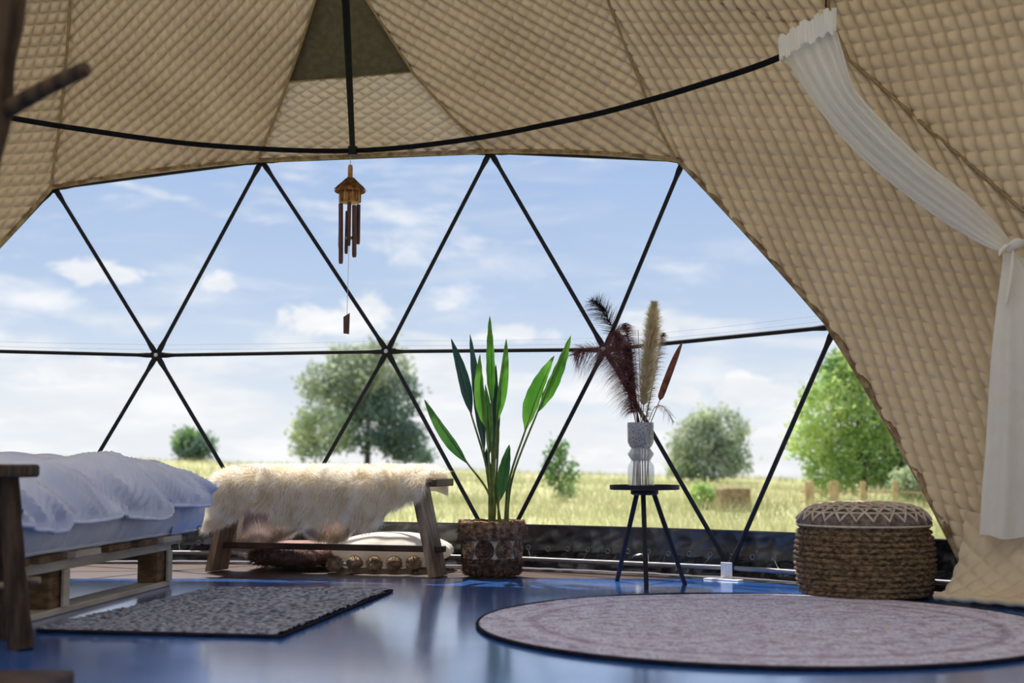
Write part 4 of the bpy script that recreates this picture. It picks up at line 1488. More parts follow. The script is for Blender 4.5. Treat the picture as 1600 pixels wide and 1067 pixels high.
for tip, foot, wpx, mt, d1, d0, root, via in leaves:
    a = at(*foot, Yp + d0); b = at(*tip, Yp + d1)
    ln = np.linalg.norm(b - a); dr_ = (b - a) / ln
    vw = a - np.array([0, 0, EYE]); vw /= np.linalg.norm(vw)
    side = np.cross(dr_, vw); side /= np.linalg.norm(side)
    yaw = random.uniform(-0.5, 0.5)
    nrm = np.cross(side, dr_)
    side2 = side * math.cos(yaw) + nrm * math.sin(yaw); nrm2 = np.cross(side2, dr_)
    hw = wpx / F * Yp / 2 / math.cos(yaw)
    nL, nW = 26, 7
    V = []
    bow = random.uniform(-0.03, 0.03)
    for i in range(nL):
        t = i / (nL - 1)
        wv = hw * (math.sin(math.pi * min(t * 0.5 / 0.36, 0.5)) if t < 0.36 else math.cos((t - 0.36) / 0.64 * math.pi / 2) ** 0.75)
        wv = max(wv, 0.0006)
        c = a + dr_ * ln * t + nrm2 * bow * math.sin(math.pi * t) + side2 * 0.01 * math.sin(math.pi * t) * (1 if bow > 0 else -1)
        for j in range(nW):
            q = j / (nW - 1) * 2 - 1
            V.append(c + side2 * wv * q + nrm2 * (abs(q) ** 1.2 * wv * 0.42 + 0.0025 * math.sin(t * 38 + q * 2) * abs(q)))
    me = raw_mesh('leaf', f_(np.array(V)), grid_faces(nL, nW), smooth=True)
    lo_ = mobj('leaf', me, M[mt], pl)
    mid_ = spline([a - dr_ * 0.0, a + dr_ * ln * 0.5 + nrm2 * bow, a + dr_ * ln * 0.92 + nrm2 * bow * 0.25], 14)
    MB().tube(f_(mid_ - nrm2 * 0.001), np.linspace(0.0035, 0.0008, 14), 5).build('midrib', M['stalk'] if mt == 'leaf_bright' else M[mt], lo_, True)
    r_ = at(*root, Yp + d0 * 0.3); v_ = at(*via, Yp + d0 * 0.7)
    r_[2] = pp[2] + 0.205
    MB().tube(f_(spline([r_, v_, a, a + dr_ * 0.03], 20)), np.linspace(0.0062, 0.0032, 20), 7).build('stem', M['stalk'], pl, True)
for x0, x1, top_ in ((767, 769, 742), (791, 793, 752), (771, 770, 700)):
    r_ = at(x0, 828, Yp); r_[2] = pp[2] + 0.2
    MB().tube(f_(spline([r_, at((x0 + x1) / 2, 790, Yp), at(x1, top_, Yp)], 12)), np.linspace(0.013, 0.006, 12), 8).build('stem', M['stalk'], pl, True)

# ------------------------------------------------------------------ tripod table, vase and dried stems
l1, l2, l3 = fl(964, 908), fl(1010, 921), fl(1070, 913)
tcx = at(1007, 762, (l1[1] + l2[1] + l3[1]) / 3)
Yt = tcx[1]
tz = tcx[2]
tab = thing('side_table', (tcx[0], Yt, 0), 'small black tripod side table with round tray top by the window', 'table')
f_ = L(tab)
rt = 54 / F * Yt
MB().lathe([(0.004, tz - 0.008), (rt - 0.004, tz - 0.008), (rt, tz - 0.005), (rt, tz + 0.012), (rt - 0.006, tz + 0.012), (rt - 0.006, tz - 0.001), (0.004, tz - 0.001)], 56).build('top', M['black_metal'], tab, True)
MB().lathe([(0.004, tz - 0.03), (0.05, tz - 0.03), (0.058, tz - 0.024), (0.058, tz - 0.008), (0.004, tz - 0.008)], 28).build('hub', M['black_metal'], tab, True)
for lp, tx in ((l1, 995), (l2, 1005), (l3, 1022)):
    a = at(tx, 772, Yt + (lp[1] - Yt) * 0.18); b = lp.copy(); b[2] = 0.0
    d = (b - a) / np.linalg.norm(b - a)
    MB().tube(f_([a, a + (b - a) * 0.97, b + [0, 0, 0.004], b + [0, 0, 0.0]]), [0.0105, 0.0095, 0.0095, 0.0085], 10).build('leg', M['black_metal'], tab, True)

vz0 = tz
vcx = at(1001.5, 740, Yt)[0]
vas = thing('vase', (vcx, Yt, vz0), 'three-tiered ribbed glass vase on the black tripod table', 'vase')


def vz(py):
    return at(1002, py, Yt)[2] - vz0


kx = Yt / F
zt_ = vz(660)
zz = lambda y: zt_ * (759 - y) / (759 - 660)


def ribbed(prof, n, amp, ribs):
    mb = MB().lathe(prof, n, caps=False)
    mb.v = [((lambda a, r: (r * math.cos(a), r * math.sin(a), z))(math.atan2(y, x), math.hypot(x, y) + amp * math.cos(ribs * math.atan2(y, x)))) for x, y, z in mb.v]
    return mb


def shell(prof, th=0.004):
    inner = [(max(r - th, 0.002), z) for r, z in prof][::-1]
    return prof + inner


ribbed(shell([(20 * kx, zz(660)), (20.3 * kx, zz(664)), (20 * kx, zz(690)), (17 * kx, zz(696)), (14.5 * kx, zz(699))]), 64, 0.0008, 16).build('top_tier', M['glass_speck'], vas, True)
ribbed(shell([(14.5 * kx, zz(699)), (20.2 * kx, zz(707)), (20.2 * kx, zz(709)), (14.5 * kx, zz(718))]), 64, 0.0, 16).build('middle_tier', M['glass_frost'], vas, True)
ribbed(shell([(14.5 * kx, zz(718)), (19.5 * kx, zz(725)), (20.5 * kx, zz(730)), (20.3 * kx, zz(757)), (19.5 * kx, zz(759)), (3 * kx, zz(759))]), 64, 0.0016, 16).build('lower_tier', M['glass_clear'], vas, True)


def wpath(pxs, deps, n=26):
    P = []
    for (x, y), d in zip(pxs, deps):
        P.append(at(x, y, Yt + d))
    return spline(P, n)


def stem_thing(name, label, cat, pxs, deps, mat, r0, r1, foot, group=None):
    """a stem that stands on the vase bottom and leaves through the mouth"""
    fx, fd = foot
    P = wpath(pxs, deps, 30)
    base = np.array([vcx + fx, Yt + fd, vz0 + 0.008])
    P = np.vstack([spline([base, base + (P[0] - base) * 0.5, P[0]], 8)[:-1], P])
    t = thing(name, base, label, cat, group)
    MB().tube(L(t)(P), np.linspace(r0, r1, len(P)), 6).build('stem', mat, t, True)
    return t, P


def barbs(t, P, i0, i1, n, length, width, mat, name, droop, spread, fwd=0.5, taper=True):
    idx = rng.uniform(i0, i1, n)
    i_ = idx.astype(int); fr = (idx - i_)[:, None]
    i_ = np.minimum(i_, len(P) - 2)
    B = P[i_] * (1 - fr) + P[i_ + 1] * fr
    Tn = P[i_ + 1] - P[i_]; Tn /= np.linalg.norm(Tn, axis=1)[:, None]
    D = rng.normal(size=(n, 3)) * np.array([1, .8, 1])
    D = D - Tn * (D * Tn).sum(1)[:, None]
    D /= np.linalg.norm(D, axis=1)[:, None]
    D = D * spread + Tn * fwd
    D /= np.linalg.norm(D, axis=1)[:, None]
    u = (idx - i0) / (i1 - i0)
    Ls = length * rng.uniform(0.5, 1.0, n) * (np.sin(np.pi * (0.12 + 0.83 * u)) ** 0.7 if taper else 1)
    V, Q, T_ = ribbons(L(t)(B), D, Ls, width, np.stack([rng.normal(0, .12, n), rng.normal(0, .12, n), np.full(n, -droop)], 1), seg=3)
    o = mobj(name, raw_mesh(name, V, Q, T_), mat, t)
    o['kind'] = 'stuff'
    return o


def eye_blob(t, c, d, rl, rw_):
    d = d / np.linalg.norm(d)
    MB().tube(L(t)([c - d * rl, c - d * rl * 0.7, c, c + d * rl * 0.7, c + d * rl]), [rw_ * 0.2, rw_ * 0.75, rw_, rw_ * 0.75, rw_ * 0.2], 10, flat=0.4).build('eye', M['feather_eye'], t, True)


G = 'dried stems in the glass vase'
t, P = stem_thing('peacock_feather', 'dark dried peacock feather arching highest at upper left of the vase', 'feather', [(997, 662), (988, 600), (972, 545), (955, 508), (940, 484), (924, 468)], [0, .02, .03, .02, 0, -.02], M['feather'], 0.0022, 0.0009, (-0.02, 0.01), G)
barbs(t, P, 20, 35.5, 520, 0.12, 0.0018, M['feather'], 'barb', 0.15, 1.0, 0.9)
eye_blob(t, at(941, 481, Yt), P[33] - P[31], 0.026, 0.016)
t, P = stem_thing('peacock_feather', 'dark dried peacock feather bending far left across the horizontal strut', 'feather', [(996, 662), (983, 600), (962, 562), (935, 548), (908, 549), (897, 556)], [-.01, -.03, -.05, -.06, -.07, -.07], M['reed'], 0.0022, 0.0009, (-0.03, -0.01), G)
barbs(t, P, 14, 35.5, 620, 0.12, 0.0017, M['reed'], 'barb', 0.55, 1.0, 0.6)
eye_blob(t, at(906, 547.5, Yt - .07), P[33] - P[30], 0.016, 0.010)
t, P = stem_thing('dried_reed', 'purple brown feathery dried reed drooping on the left of the vase', 'dried stem', [(994, 662), (984, 620), (974, 575), (966, 540), (962, 516)], [-.02, -.02, -.03, -.03, -.03], M['reed'], 0.0028, 0.0012, (-0.035, 0.0), G)
barbs(t, P, 10, 36, 2800, 0.12, 0.0016, M['reed'], 'plume', 0.85, 1.0, 0.35)
t, P = stem_thing('dried_reed', 'purple brown feathery dried reed in the middle of the vase', 'dried stem', [(998, 662), (992, 610), (985, 560), (980, 525), (977, 505)], [.02, .03, .03, .02, .02], M['reed'], 0.0028, 0.0012, (-0.01, 0.02), G)
barbs(t, P, 14, 36, 1200, 0.11, 0.0016, M['reed'], 'plume', 0.7, 1.0, 0.5)
t, P = stem_thing('dried_reed', 'dense dark brown dried reed head just left of the pampas plume', 'dried stem', [(999, 662), (992, 630), (986, 590), (982, 555), (979, 540)], [-.01, -.02, -.03, -.03, -.03], M['reed_dark'], 0.003, 0.002, (-0.005, -0.015), G)
barbs(t, P, 12, 36, 2400, 0.045, 0.0022, M['reed_dark'], 'plume', 0.25, 0.9, 1.0)
t, P = stem_thing('dried_reed', 'thin purple dried reed rising behind the pampas plume', 'dried stem', [(1008, 662), (1016, 620), (1025, 575), (1033, 535), (1037, 520)], [.02, .03, .04, .04, .04], M['reed'], 0.0026, 0.001, (0.02, 0.02), G)
barbs(t, P, 8, 36, 900, 0.06, 0.0015, M['reed'], 'plume', 0.45, 1.0, 0.7)
t, P = stem_thing('dried_reed', 'short wispy purple reed drooping over the right rim of the vase', 'dried stem', [(1012, 662), (1022, 638), (1034, 634), (1044, 645), (1052, 660)], [-.02, -.03, -.04, -.04, -.04], M['reed'], 0.002, 0.0008, (0.03, -0.01), G)
barbs(t, P, 14, 36, 90, 0.045, 0.0014, M['reed'], 'plume', 0.8, 0.8, 0.6)
t, P = stem_thing('pampas_plume', 'cream pampas plume standing tall in the glass vase', 'dried stem', [(1003, 662), (1007, 620), (1013, 570), (1019, 520), (1022, 474)], [-.03, -.05, -.06, -.06, -.05], M['straw_stem'], 0.003, 0.001, (0.005, -0.02), G)
barbs(t, P, 12, 36.5, 5200, 0.085, 0.0024, M['pampas'], 'plume', 0.2, 0.85, 1.0)
t, P = stem_thing('cattail', 'slim brown cattail leaning out to the right of the vase', 'dried stem', [(1016, 662), (1023, 645), (1031, 625)], [-.03, -.04, -.05], M['straw_stem'], 0.0024, 0.002, (0.02, -0.02), G)
hp = [at(x, y, Yt + d) for (x, y), d in [((1031, 625), -.05), ((1034, 615), -.05), ((1047, 580), -.06), ((1059, 550), -.06), ((1066, 535), -.06)]]
MB().tube(L(t)(spline(hp, 14)), [0.003, 0.007, 0.0115, 0.013, 0.014, 0.0142, 0.014, 0.0135, 0.0125, 0.011, 0.009, 0.007, 0.005, 0.002], 12).build('head', M['cattail'], t, True)
for i, (xt, yt, xb, lab) in enumerate([(975, 545, 1000, 'pale bare straw stem beside the dark reed head'), (990, 530, 1002, 'bare straw stem rising between the dark reeds'), (997, 515, 1004, 'longest bare straw stem left of the pampas plume'), (1030, 540, 1007, 'bare straw stem right of the pampas plume')]):
    t, P = stem_thing('straw_stem', lab, 'dried stem', [(xb, 662), ((xb * 2 + xt) / 3, 625), (xt, yt)], [0.0, 0.01 * i, 0.02 * i - .03], M['straw_stem'], 0.0022, 0.0012, (0.012 * (i - 1.5), 0.012 * (i % 2)), G)

# ------------------------------------------------------------------ braided pouf
pfY = 4.93
pfx = at(1351, 900, pfY)[0]
pf = thing('pouf', (pfx, pfY, 0), 'round braided jute pouf with crocheted top beside the quilted wall', 'pouf')
kp = pfY / F
Rp = 106 * kp
hz_ = 0.345
prof = []
rows = 13
for i in range(rows * 6 + 1):
    t = i / (rows * 6)
    zz_ = 0.008 + (0.275 - 0.008) * t
    env = Rp * (0.86 + 0.14 * math.sin(math.pi * min(1, (t * 0.92 + 0.06))) ** 0.45)
    prof.append((env - 0.010 * (1 - abs(math.sin(math.pi * t * rows))) ** 1.5, zz_))
nph = 220
V = []
for i, (r, z) in enumerate(prof):
    t = i / (rows * 6)
    rowi = int(min(t * rows, rows - 1)); frac = t * rows - rowi
    for k in range(nph):
        a = 2 * math.pi * k / nph
        tw_ = 0.004 * math.sin(a * 62 + (1 if rowi % 2 else -1) * frac * 3.0 + rowi) * math.sin(math.pi * min(max(frac, 0), 1))
        V.append(((r + tw_) * math.cos(a), (r + tw_) * math.sin(a), z))
bd = raw_mesh('braided_side', V, grid_faces(len(prof), nph, True), smooth=True)
mobj('braided_side', bd, M['jute'], pf)
tprof = [(Rp * 0.955, 0.266), (Rp * 0.965, 0.277), (Rp * 0.93, 0.297), (Rp * 0.86, 0.316), (Rp * 0.74, 0.331), (Rp * 0.56, 0.341), (Rp * 0.3, 0.345), (0.004, 0.346)]


def top_pt(rf, a, lift=0.0):
    rr = np.array([p[0] for p in tprof])[::-1] / Rp; zz = np.array([p[1] for p in tprof])[::-1]
    z = np.interp(rf, rr, zz)
    return np.array([Rp * rf * math.cos(a), Rp * rf * math.sin(a), z + lift])


cv = MB().lathe(tprof, 72, caps=False).build('crochet_top', M['crochet_dark'], pf, True)
for j, (ra, rb, nz, offa) in enumerate([(0.95, 0.86, 26, 0), (0.855, 0.74, 26, 0.5), (0.735, 0.60, 22, 0), (0.595, 0.45, 18, 0.5), (0.445, 0.28, 12, 0)]):
    pts = []
    for i in range(nz * 2 + 1):
        a = 2 * math.pi * (i / 2 + offa) / nz
        pts.append(top_pt(ra if i % 2 == 0 else rb, a, 0.004))
    dense = []
    for p, q in zip(pts[:-1], pts[1:]):
        for s_ in np.linspace(0, 1, 4, endpoint=False):
            dense.append(p + (q - p) * s_ + np.array([0, 0, 0.004 * math.sin(math.pi * s_)]))
    dense.append(pts[-1])
    MB().tube(dense, 0.0045, 6, caps=False).build('zigzag_cord', M['crochet_pale'], cv, True)
    MB().tube([top_pt(ra + 0.006, 2 * math.pi * i / 60, 0.003) for i in range(61)], 0.0042, 6, caps=False).build('ring_cord', M['crochet_pale'], cv, True)

# ------------------------------------------------------------------ rugs
pts = np.array([fl(733, 972), fl(900, 940), fl(1180, 932), fl(1000, 1034), fl(1210, 1047), fl(1450, 1046), fl(1600, 966)])[:, :2]
A_ = np.c_[2 * pts, np.ones(len(pts))]
s_ = np.linalg.lstsq(A_, (pts ** 2).sum(1), rcond=None)[0]
RC = s_[:2]; RR = math.sqrt(s_[2] + (RC ** 2).sum())
rug = thing('round_rug', (RC[0], RC[1], 0), 'large round faded mauve patterned rug on the blue floor', 'rug')
nr, na = 40, 160
V = []
for i in range(nr):
    r = RR * (i + 0.02) / (nr - 1 + 0.02)
    for k in range(na):
        a = 2 * math.pi * k / na
        x, y = r * math.cos(a), r * math.sin(a)
        z = 0.009 + 0.0016 * math.sin(x * 7 + y * 3) * math.sin(y * 5 + 1)
        V.append((x, y, z))
mobj('pile', raw_mesh('pile', V, grid_faces(nr, na, True), smooth=True), round_rug_material(RR), rug)
MB().tube([(RR * math.cos(2 * math.pi * k / 120), RR * math.sin(2 * math.pi * k / 120), 0.0065) for k in range(121)], 0.0062, 8, caps=False).build('binding', M['rug_edge'], rug, True)

ga, gb, gc, gd = fl(330, 919, 0.01), fl(613, 921, 0.01), fl(437, 992, 0.01), fl(58, 983, 0.01)
gr = thing('woven_rug', ((ga + gc) / 2) * [1, 1, 0], 'charcoal grey chunky woven rug beside the bed', 'rug')
f_ = L(gr)
nu, nvv = 240, 330
u = np.linspace(0, 1, nu)[None, :, None]; v = np.linspace(0, 1, nvv)[:, None, None]
Pg = (ga * (1 - u) + gb * u) * (1 - v) + (gd * (1 - u) + gc * u) * v
uu = u[..., 0] * np.ones((nvv, 1)); vv = v[..., 0] * np.ones((1, nu))
rowsn = 42
lump = np.abs(np.sin(math.pi * vv * rowsn)) ** 0.6
rown = np.floor(vv * rowsn)
knot = vnoise(uu * 46 + rown * 7.3, rown * 3.7, 4)
hgt = 0.002 + 0.007 * lump * (0.4 + 0.9 * knot) + 0.008 * (vnoise(uu * 3, vv * 5, 12) - .5) * np.sin(math.pi * vv)
edge_w = (vnoise(vv * 60, uu * 0, 31) - .5) * 0.012
Pg = Pg + np.array([0, 0, 1.0]) * hgt[..., None] + np.array([1.0, 0, 0]) * (edge_w * (uu * 2 - 1))[..., None]
bot = (f_(Pg)).reshape(-1, 3)
mobj('weave', raw_mesh('weave', bot, grid_faces(nvv, nu)[:, ::-1], smooth=True), M['grey_weave'], gr)
ring_ = [f_(p) * [1, 1, 0] + [0, 0, 0.006] for p in list(np.linspace(ga, gb, 20)) + list(np.linspace(gb, gc, 40))[1:] + list(np.linspace(gc, gd, 20))[1:] + list(np.linspace(gd, ga, 40))[1:]]
MB().tube(ring_, 0.0058, 6, caps=False).build('selvedge', M['rug_edge'], gr, True)

# ------------------------------------------------------------------ pallet bed
b1, b2 = fl(266, 915), fl(0, 985)
dirn = (b1 - b2); dirn[2] = 0; dirn /= np.linalg.norm(dirn)      # towards the window
bedang = math.atan2(dirn[1], dirn[0]) - math.pi / 2
bed = thing('pallet_bed', (b1[0], b1[1], 0), 'low bed frame knocked together from pale pallet wood', 'bed', rz=bedang)
# local: y runs back from the far corner (negative), x to the left (negative)
BL, BW, BH = 1.56, 2.06, 0.178
for xx in (-0.011, -BW / 2, -BW + 0.011):
    MB().box((xx, -BL / 2, BH - 0.012), (0.022, BL, 0.040), None, 0.003).build('top_rail', M['wood_pale'], bed)
    MB().box((xx - (0.04 if xx > -0.1 else 0), -BL / 2, 0.011), (0.10, BL, 0.022), None, 0.003).build('bottom_board', M['wood_pale'], bed)
    for yy in (-0.055, -1.02, -1.5):
        bk = MB().box((xx - (0.045 if xx > -0.1 else (-0.045 if xx < -1.5 else 0)), yy, (BH - 0.032 + 0.022) / 2), (0.085, 0.11, BH - 0.032 - 0.022), None, 0.004).build('block', M['wood_block'], bed)
        if xx > -0.1:
            MB().box((0.0, yy + 0.036, (BH - 0.032 + 0.022) / 2), (0.012, 0.045, BH - 0.032 - 0.022), None, 0.002).build('post_board', M['wood_pale'], bed)
for i in range(6):
    MB().box((-BW / 2 + 0.03, -0.10 - i * 0.268, BH + 0.019), (BW + 0.03, 0.20, 0.024), None, 0.003).build('slat', M['wood_block'] if i % 3 else M['wood_pale'], bed)
mz0 = BH + 0.03
Bm = Matrix.Rotation(bedang, 4, 'Z')
mat_o = thing('mattress', (b1[0], b1[1], mz0), 'white tufted mattress on the pallet bed', 'mattress', rz=bedang)
# rounded mattress body with upright tufting along its side
nprof = [(0.0, 0.02), (0.018, 0.0), (0.03, 0.0)]
MX0, MX1, MY0, MY1, MH = -BW - 0.02, 0.035, -BL + 0.02, 0.20, 0.185
V = []
hs = np.linspace(0, 1, 14)
per = []
n1, n2 = 150, 110
for k in range(n1): per.append((MX1, MY0 + (MY1 - MY0) * k / n1, (1, 0), k / n1 * (MY1 - MY0)))
for k in range(n2): per.append((MX1 - (MX1 - MX0) * k / n2, MY1, (0, 1), k / n2 * (MX1 - MX0)))
for k in range(n1): per.append((MX0, MY1 - (MY1 - MY0) * k / n1, (-1, 0), 0))
for k in range(n2): per.append((MX0 + (MX1 - MX0) * k / n2, MY0, (0, -1), 0))
cxm, cym = (MX0 + MX1) / 2, (MY0 + MY1) / 2
for h_ in hs:
    bul = 0.022 * math.sin(math.pi * h_) ** 0.5 - 0.02
    for (x, y, n_, s0) in per:
        tuft = 0.034 * abs(math.sin(math.pi * s0 / 0.15)) ** 0.4 * math.sin(math.pi * h_)
        dx_ = min(MX1 - x, x - MX0); dy_ = min(MY1 - y, y - MY0)
        V.append((x + n_[0] * (bul + tuft), y + n_[1] * (bul + tuft), h_ * MH))
m_ = len(per)
fcs = [tuple(f) for f in grid_faces(len(hs), m_, True)]
mb = MB().add(V, fcs)
mb.f.append(tuple(range(m_))[::-1]); mb.f.append(tuple(range((len(hs) - 1) * m_, len(hs) * m_)))
body = mb.build('body', M['mattress'], mat_o, True)
for h_ in (0.06, 0.94):
    MB().tube([(x + n_[0] * -0.004, y + n_[1] * -0.004, h_ * MH) for (x, y, n_, s0) in per[::5]] + [(per[0][0] - 0.004, per[0][1], h_ * MH)], 0.006, 6, caps=False).build('piping', M['mattress'], body, True)
# fitted sheet corner showing at the foot end
V = []
for i in range(30):
    for j in range(16):
        y = MY1 - 0.34 + 0.37 * i / 29; t = j / 15
        V.append((MX1 + 0.012 + 0.012 * math.sin(math.pi * t) + 0.004 * math.sin(y * 30 + t * 4), y, 0.018 + (MH - 0.0) * t + 0.012 * math.sin(y * 11)))
sh = thing('fitted_sheet', (b1[0], b1[1], mz0), 'pale lilac fitted sheet corner at the foot of the mattress', 'sheet', rz=bedang)
mobj('side_panel', raw_mesh('side_panel', V, grid_faces(30, 16), smooth=True), M['sheet'], sh)
V = []
for i in range(30):
    for j in range(16):
        x = MX1 + 0.014 - 0.9 * i / 29; t = j / 15
        V.append((x, MY1 + 0.028 + 0.006 * math.sin(x * 14 + t * 3), 0.018 + MH * t))
mobj('end_panel', raw_mesh('end_panel', V, grid_faces(30, 16)[:, ::-1], smooth=True), M['sheet'], sh)
V = []
for i in range(12):
    for j in range(20):
        x = MX1 + 0.014 - 0.9 * i / 11; y = MY1 + 0.03 - 0.36 * j / 19
        V.append((x, y, MH + 0.02 - 0.004 * math.sin(x * 9 + y * 7)))
mobj('top_panel', raw_mesh('top_panel', V, grid_faces(12, 20), smooth=True), M['sheet'], sh)
# duvet: plump folds lying diagonally, hanging a little over the side
dv = thing('duvet', (b1[0], b1[1], mz0 + MH), 'rumpled pale lavender duvet heaped along the bed', 'duvet', rz=bedang)
ny, nx = 400, 170
Y = np.linspace(MY0 - 0.03, MY1 - 0.07, ny)[:, None] * np.ones((1, nx))
S = np.linspace(0, 1, nx)[None, :] * np.ones((ny, 1))
top_w = 1.75
hang = 0.03 + 0.012 * np.sin(Y * 9.3 + 1)
endf = np.clip((MY1 - 0.07 - Y) / 0.5, 0, 1)
St = S * (top_w + 0.12 + hang)
over = np.clip(St - top_w, 0, None)
xx = MX1 + 0.0 - top_w + np.minimum(St, top_w)
bend = np.clip(over / 0.12, 0, 1) * math.pi / 2
Xd = xx + 0.055 * np.sin(bend)
lip = np.clip(over - 0.12, 0, None)
lay = MX1 - Xd - 0.12 * (1 - np.cos(bend))
foldc = Y + 0.9 * np.minimum(lay, 0.6) + 0.05 * np.sin(lay * 8) + 0.10 * (vnoise(Y * 2.1, lay * 2, 51) - .5)
ph = foldc / 0.43 + 0.25
fp = ph - np.floor(ph)
puff = np.sqrt(np.clip(1 - (2 * fp ** 1.3 - 1) ** 2, 0, 1))
amp_ = 0.6 + 0.8 * vnoise(np.floor(ph) * 1.7, ph * 0, 52)
strk = foldc * 0.2 + lay * 1.2
wr = (vnoise(foldc * 24, lay * 3.5, 41) - .5) * 0.034 + (vnoise(foldc * 60, lay * 8, 42) - .5) * 0.016 + (vnoise(foldc * 9 + lay * 7, lay * 9, 43) - .5) * 0.03
base_h = 0.012 + 0.04 * np.clip((MY1 - Y) / 0.6, 0, 1) ** 0.6
plump = 0.062 * puff * amp_ * np.clip((MY1 - Y) / 0.25, 0.2, 1) + wr
rid = base_h + plump - 0.022 * np.exp(-(np.minimum(fp, 1 - fp) / 0.045) ** 2)
Zd = rid * (0.15 + 0.85 * np.cos(bend)) - 0.045 * np.sin(bend) * np.sin(bend) * (0.4 + 0.6 * endf) - lip
Xd = Xd + np.sin(bend) * (0.012 + 0.06 * puff * amp_ + wr)
Zd = Zd - 0.035 * puff * np.sin(bend) * (0.3 + 0.7 * endf)
P = np.stack([Xd, Y, np.maximum(Zd, -0.16)], -1)
mobj('cover', raw_mesh('cover', P.reshape(-1, 3), grid_faces(ny, nx)[:, ::-1], smooth=True), M['duvet'], dv)
MB().tube(P[::4, -1, :] + np.array([-0.004, 0, 0.004]), 0.0075, 8).build('seam_piping', M['duvet'], dv, True)
P2 = P.copy(); P2 = P2[:, -22:, :]; P2[..., 0] -= 0.02
mobj('underside', raw_mesh('underside', P2.reshape(-1, 3), grid_faces(ny, 22), smooth=True), M['duvet'], dv)

# ------------------------------------------------------------------ stool and coat stand at the left edge
sf = fl(33, 1014)
stl = thing('stool', (sf[0] - 0.17, sf[1] - 0.02, 0), 'rough dark wooden stool with splayed round legs in front of the bed', 'stool')
f_ = L(stl)
szt = at(20, 726, sf[1])[2]
edge_x = at(38, 735, sf[1])[0]
MB().box(f_([edge_x - 0.19, sf[1] + 0.0, szt - 0.017]), (0.38, 0.24, 0.036), None, 0.006).build('seat', M['bark'], stl)
for sx_, sy_ in ((1, -1), (1, 1), (-1, -1), (-1, 1)):
    foot = np.array([sf[0] - 0.17 + sx_ * 0.17 - (0.11 if sy_ > 0 else 0), sf[1] + 0.0 + (0 if sy_ < 0 else 0.20), 0.0])
    topp = np.array([sf[0] - 0.17 + sx_ * 0.115 - (0.08 if sy_ > 0 else 0), sf[1] + 0.02 + (0 if sy_ < 0 else 0.12), szt - 0.03])
    midp = (foot + topp) / 2 + np.array([-0.004 * sx_, 0, 0])
    MB().tube(f_(spline([foot, midp, topp], 12)), np.linspace(0.034, 0.024, 12) + 0.0015 * np.sin(np.arange(12) * 2.2), 12).build('leg', M['bark'], stl, True)
for dy_ in (0.01, 0.165):
    z = at(10, 915, sf[1])[2]
    MB().tube(f_([[sf[0] - 0.17 - 0.15, sf[1] + dy_, z], [sf[0] - 0.17 + 0.155, sf[1] + dy_, z]]), 0.010, 10).build('rung', M['wood_worn'], stl, True)

ck = 2.78
cb = at(118, 1046, ck)
cst = thing('coat_stand', (cb[0] - 0.24, ck - 0.16, 0), 'rustic branch coat stand with a jutting peg at the left edge', 'coat stand')
f_ = L(cst)
h0 = cb[2]
MB().box(f_([cb[0] - 0.24, ck - 0.16, h0 / 2]), (0.48, 0.32, h0), None, 0.006).build('base', M['wood_dark'], cst)
cY = ck - 0.16
pp_ = [(-0.085 + cb[0] - 0.16, h0 - 0.01)]
line = [at(-150, 700, cY), at(-68, 430, cY), at(-30, 250, cY), at(-6, 100, cY), at(14, -60, cY), at(34, -260, cY)]
foot = np.array([line[0][0] - 0.06, cY, h0 - 0.004])
sp = spline([foot] + [np.array(p) for p in line], 40)
rad = 0.038 + 0.004 * np.sin(np.arange(40) * 0.9) + 0.01 * np.linspace(1, 0, 40)
MB().tube(f_(sp), rad, 16).build('post', M['bark'], cst, True)
pa, pb_ = at(2, 176, cY), at(136, 106, cY - 0.10)
MB().tube(f_([pa, pa + (pb_ - pa) * 0.5 + [0, 0, 0.003], pb_ - (pb_ - pa) * 0.03, pb_]), [0.019, 0.0165, 0.0155, 0.013], 12).build('peg', M['bark'], cst, True)
pa, pb_ = at(-20, 60, cY), at(-120, -10, cY - 0.05)
MB().tube(f_([pa, pb_]), [0.018, 0.014], 12).build('peg', M['bark'], cst, True)
MB().tube(f_([at(-14, 430, cY), at(-130, 360, cY + 0.06)]), [0.018, 0.014], 12).build('peg', M['bark'], cst, True)

# ================================================================== outdoors
def depth_for(px, py):
    """distance at which the ground surface is seen at this image point"""
    best = None
    for Y in np.geomspace(10, 90, 400):
        x = (px - 800) / F * Y
        p = np.array([x, Y, float(ground_z(x, Y))])
        v = at(px, py, Y)[2] - p[2]
        if best is None or abs(v) < best[0]: best = (abs(v), Y)
    return best[1]


def on_ground(px, Y):
    x = (px - 800) / F * Y
    return np.array([x, Y, float(ground_z(x, Y))])


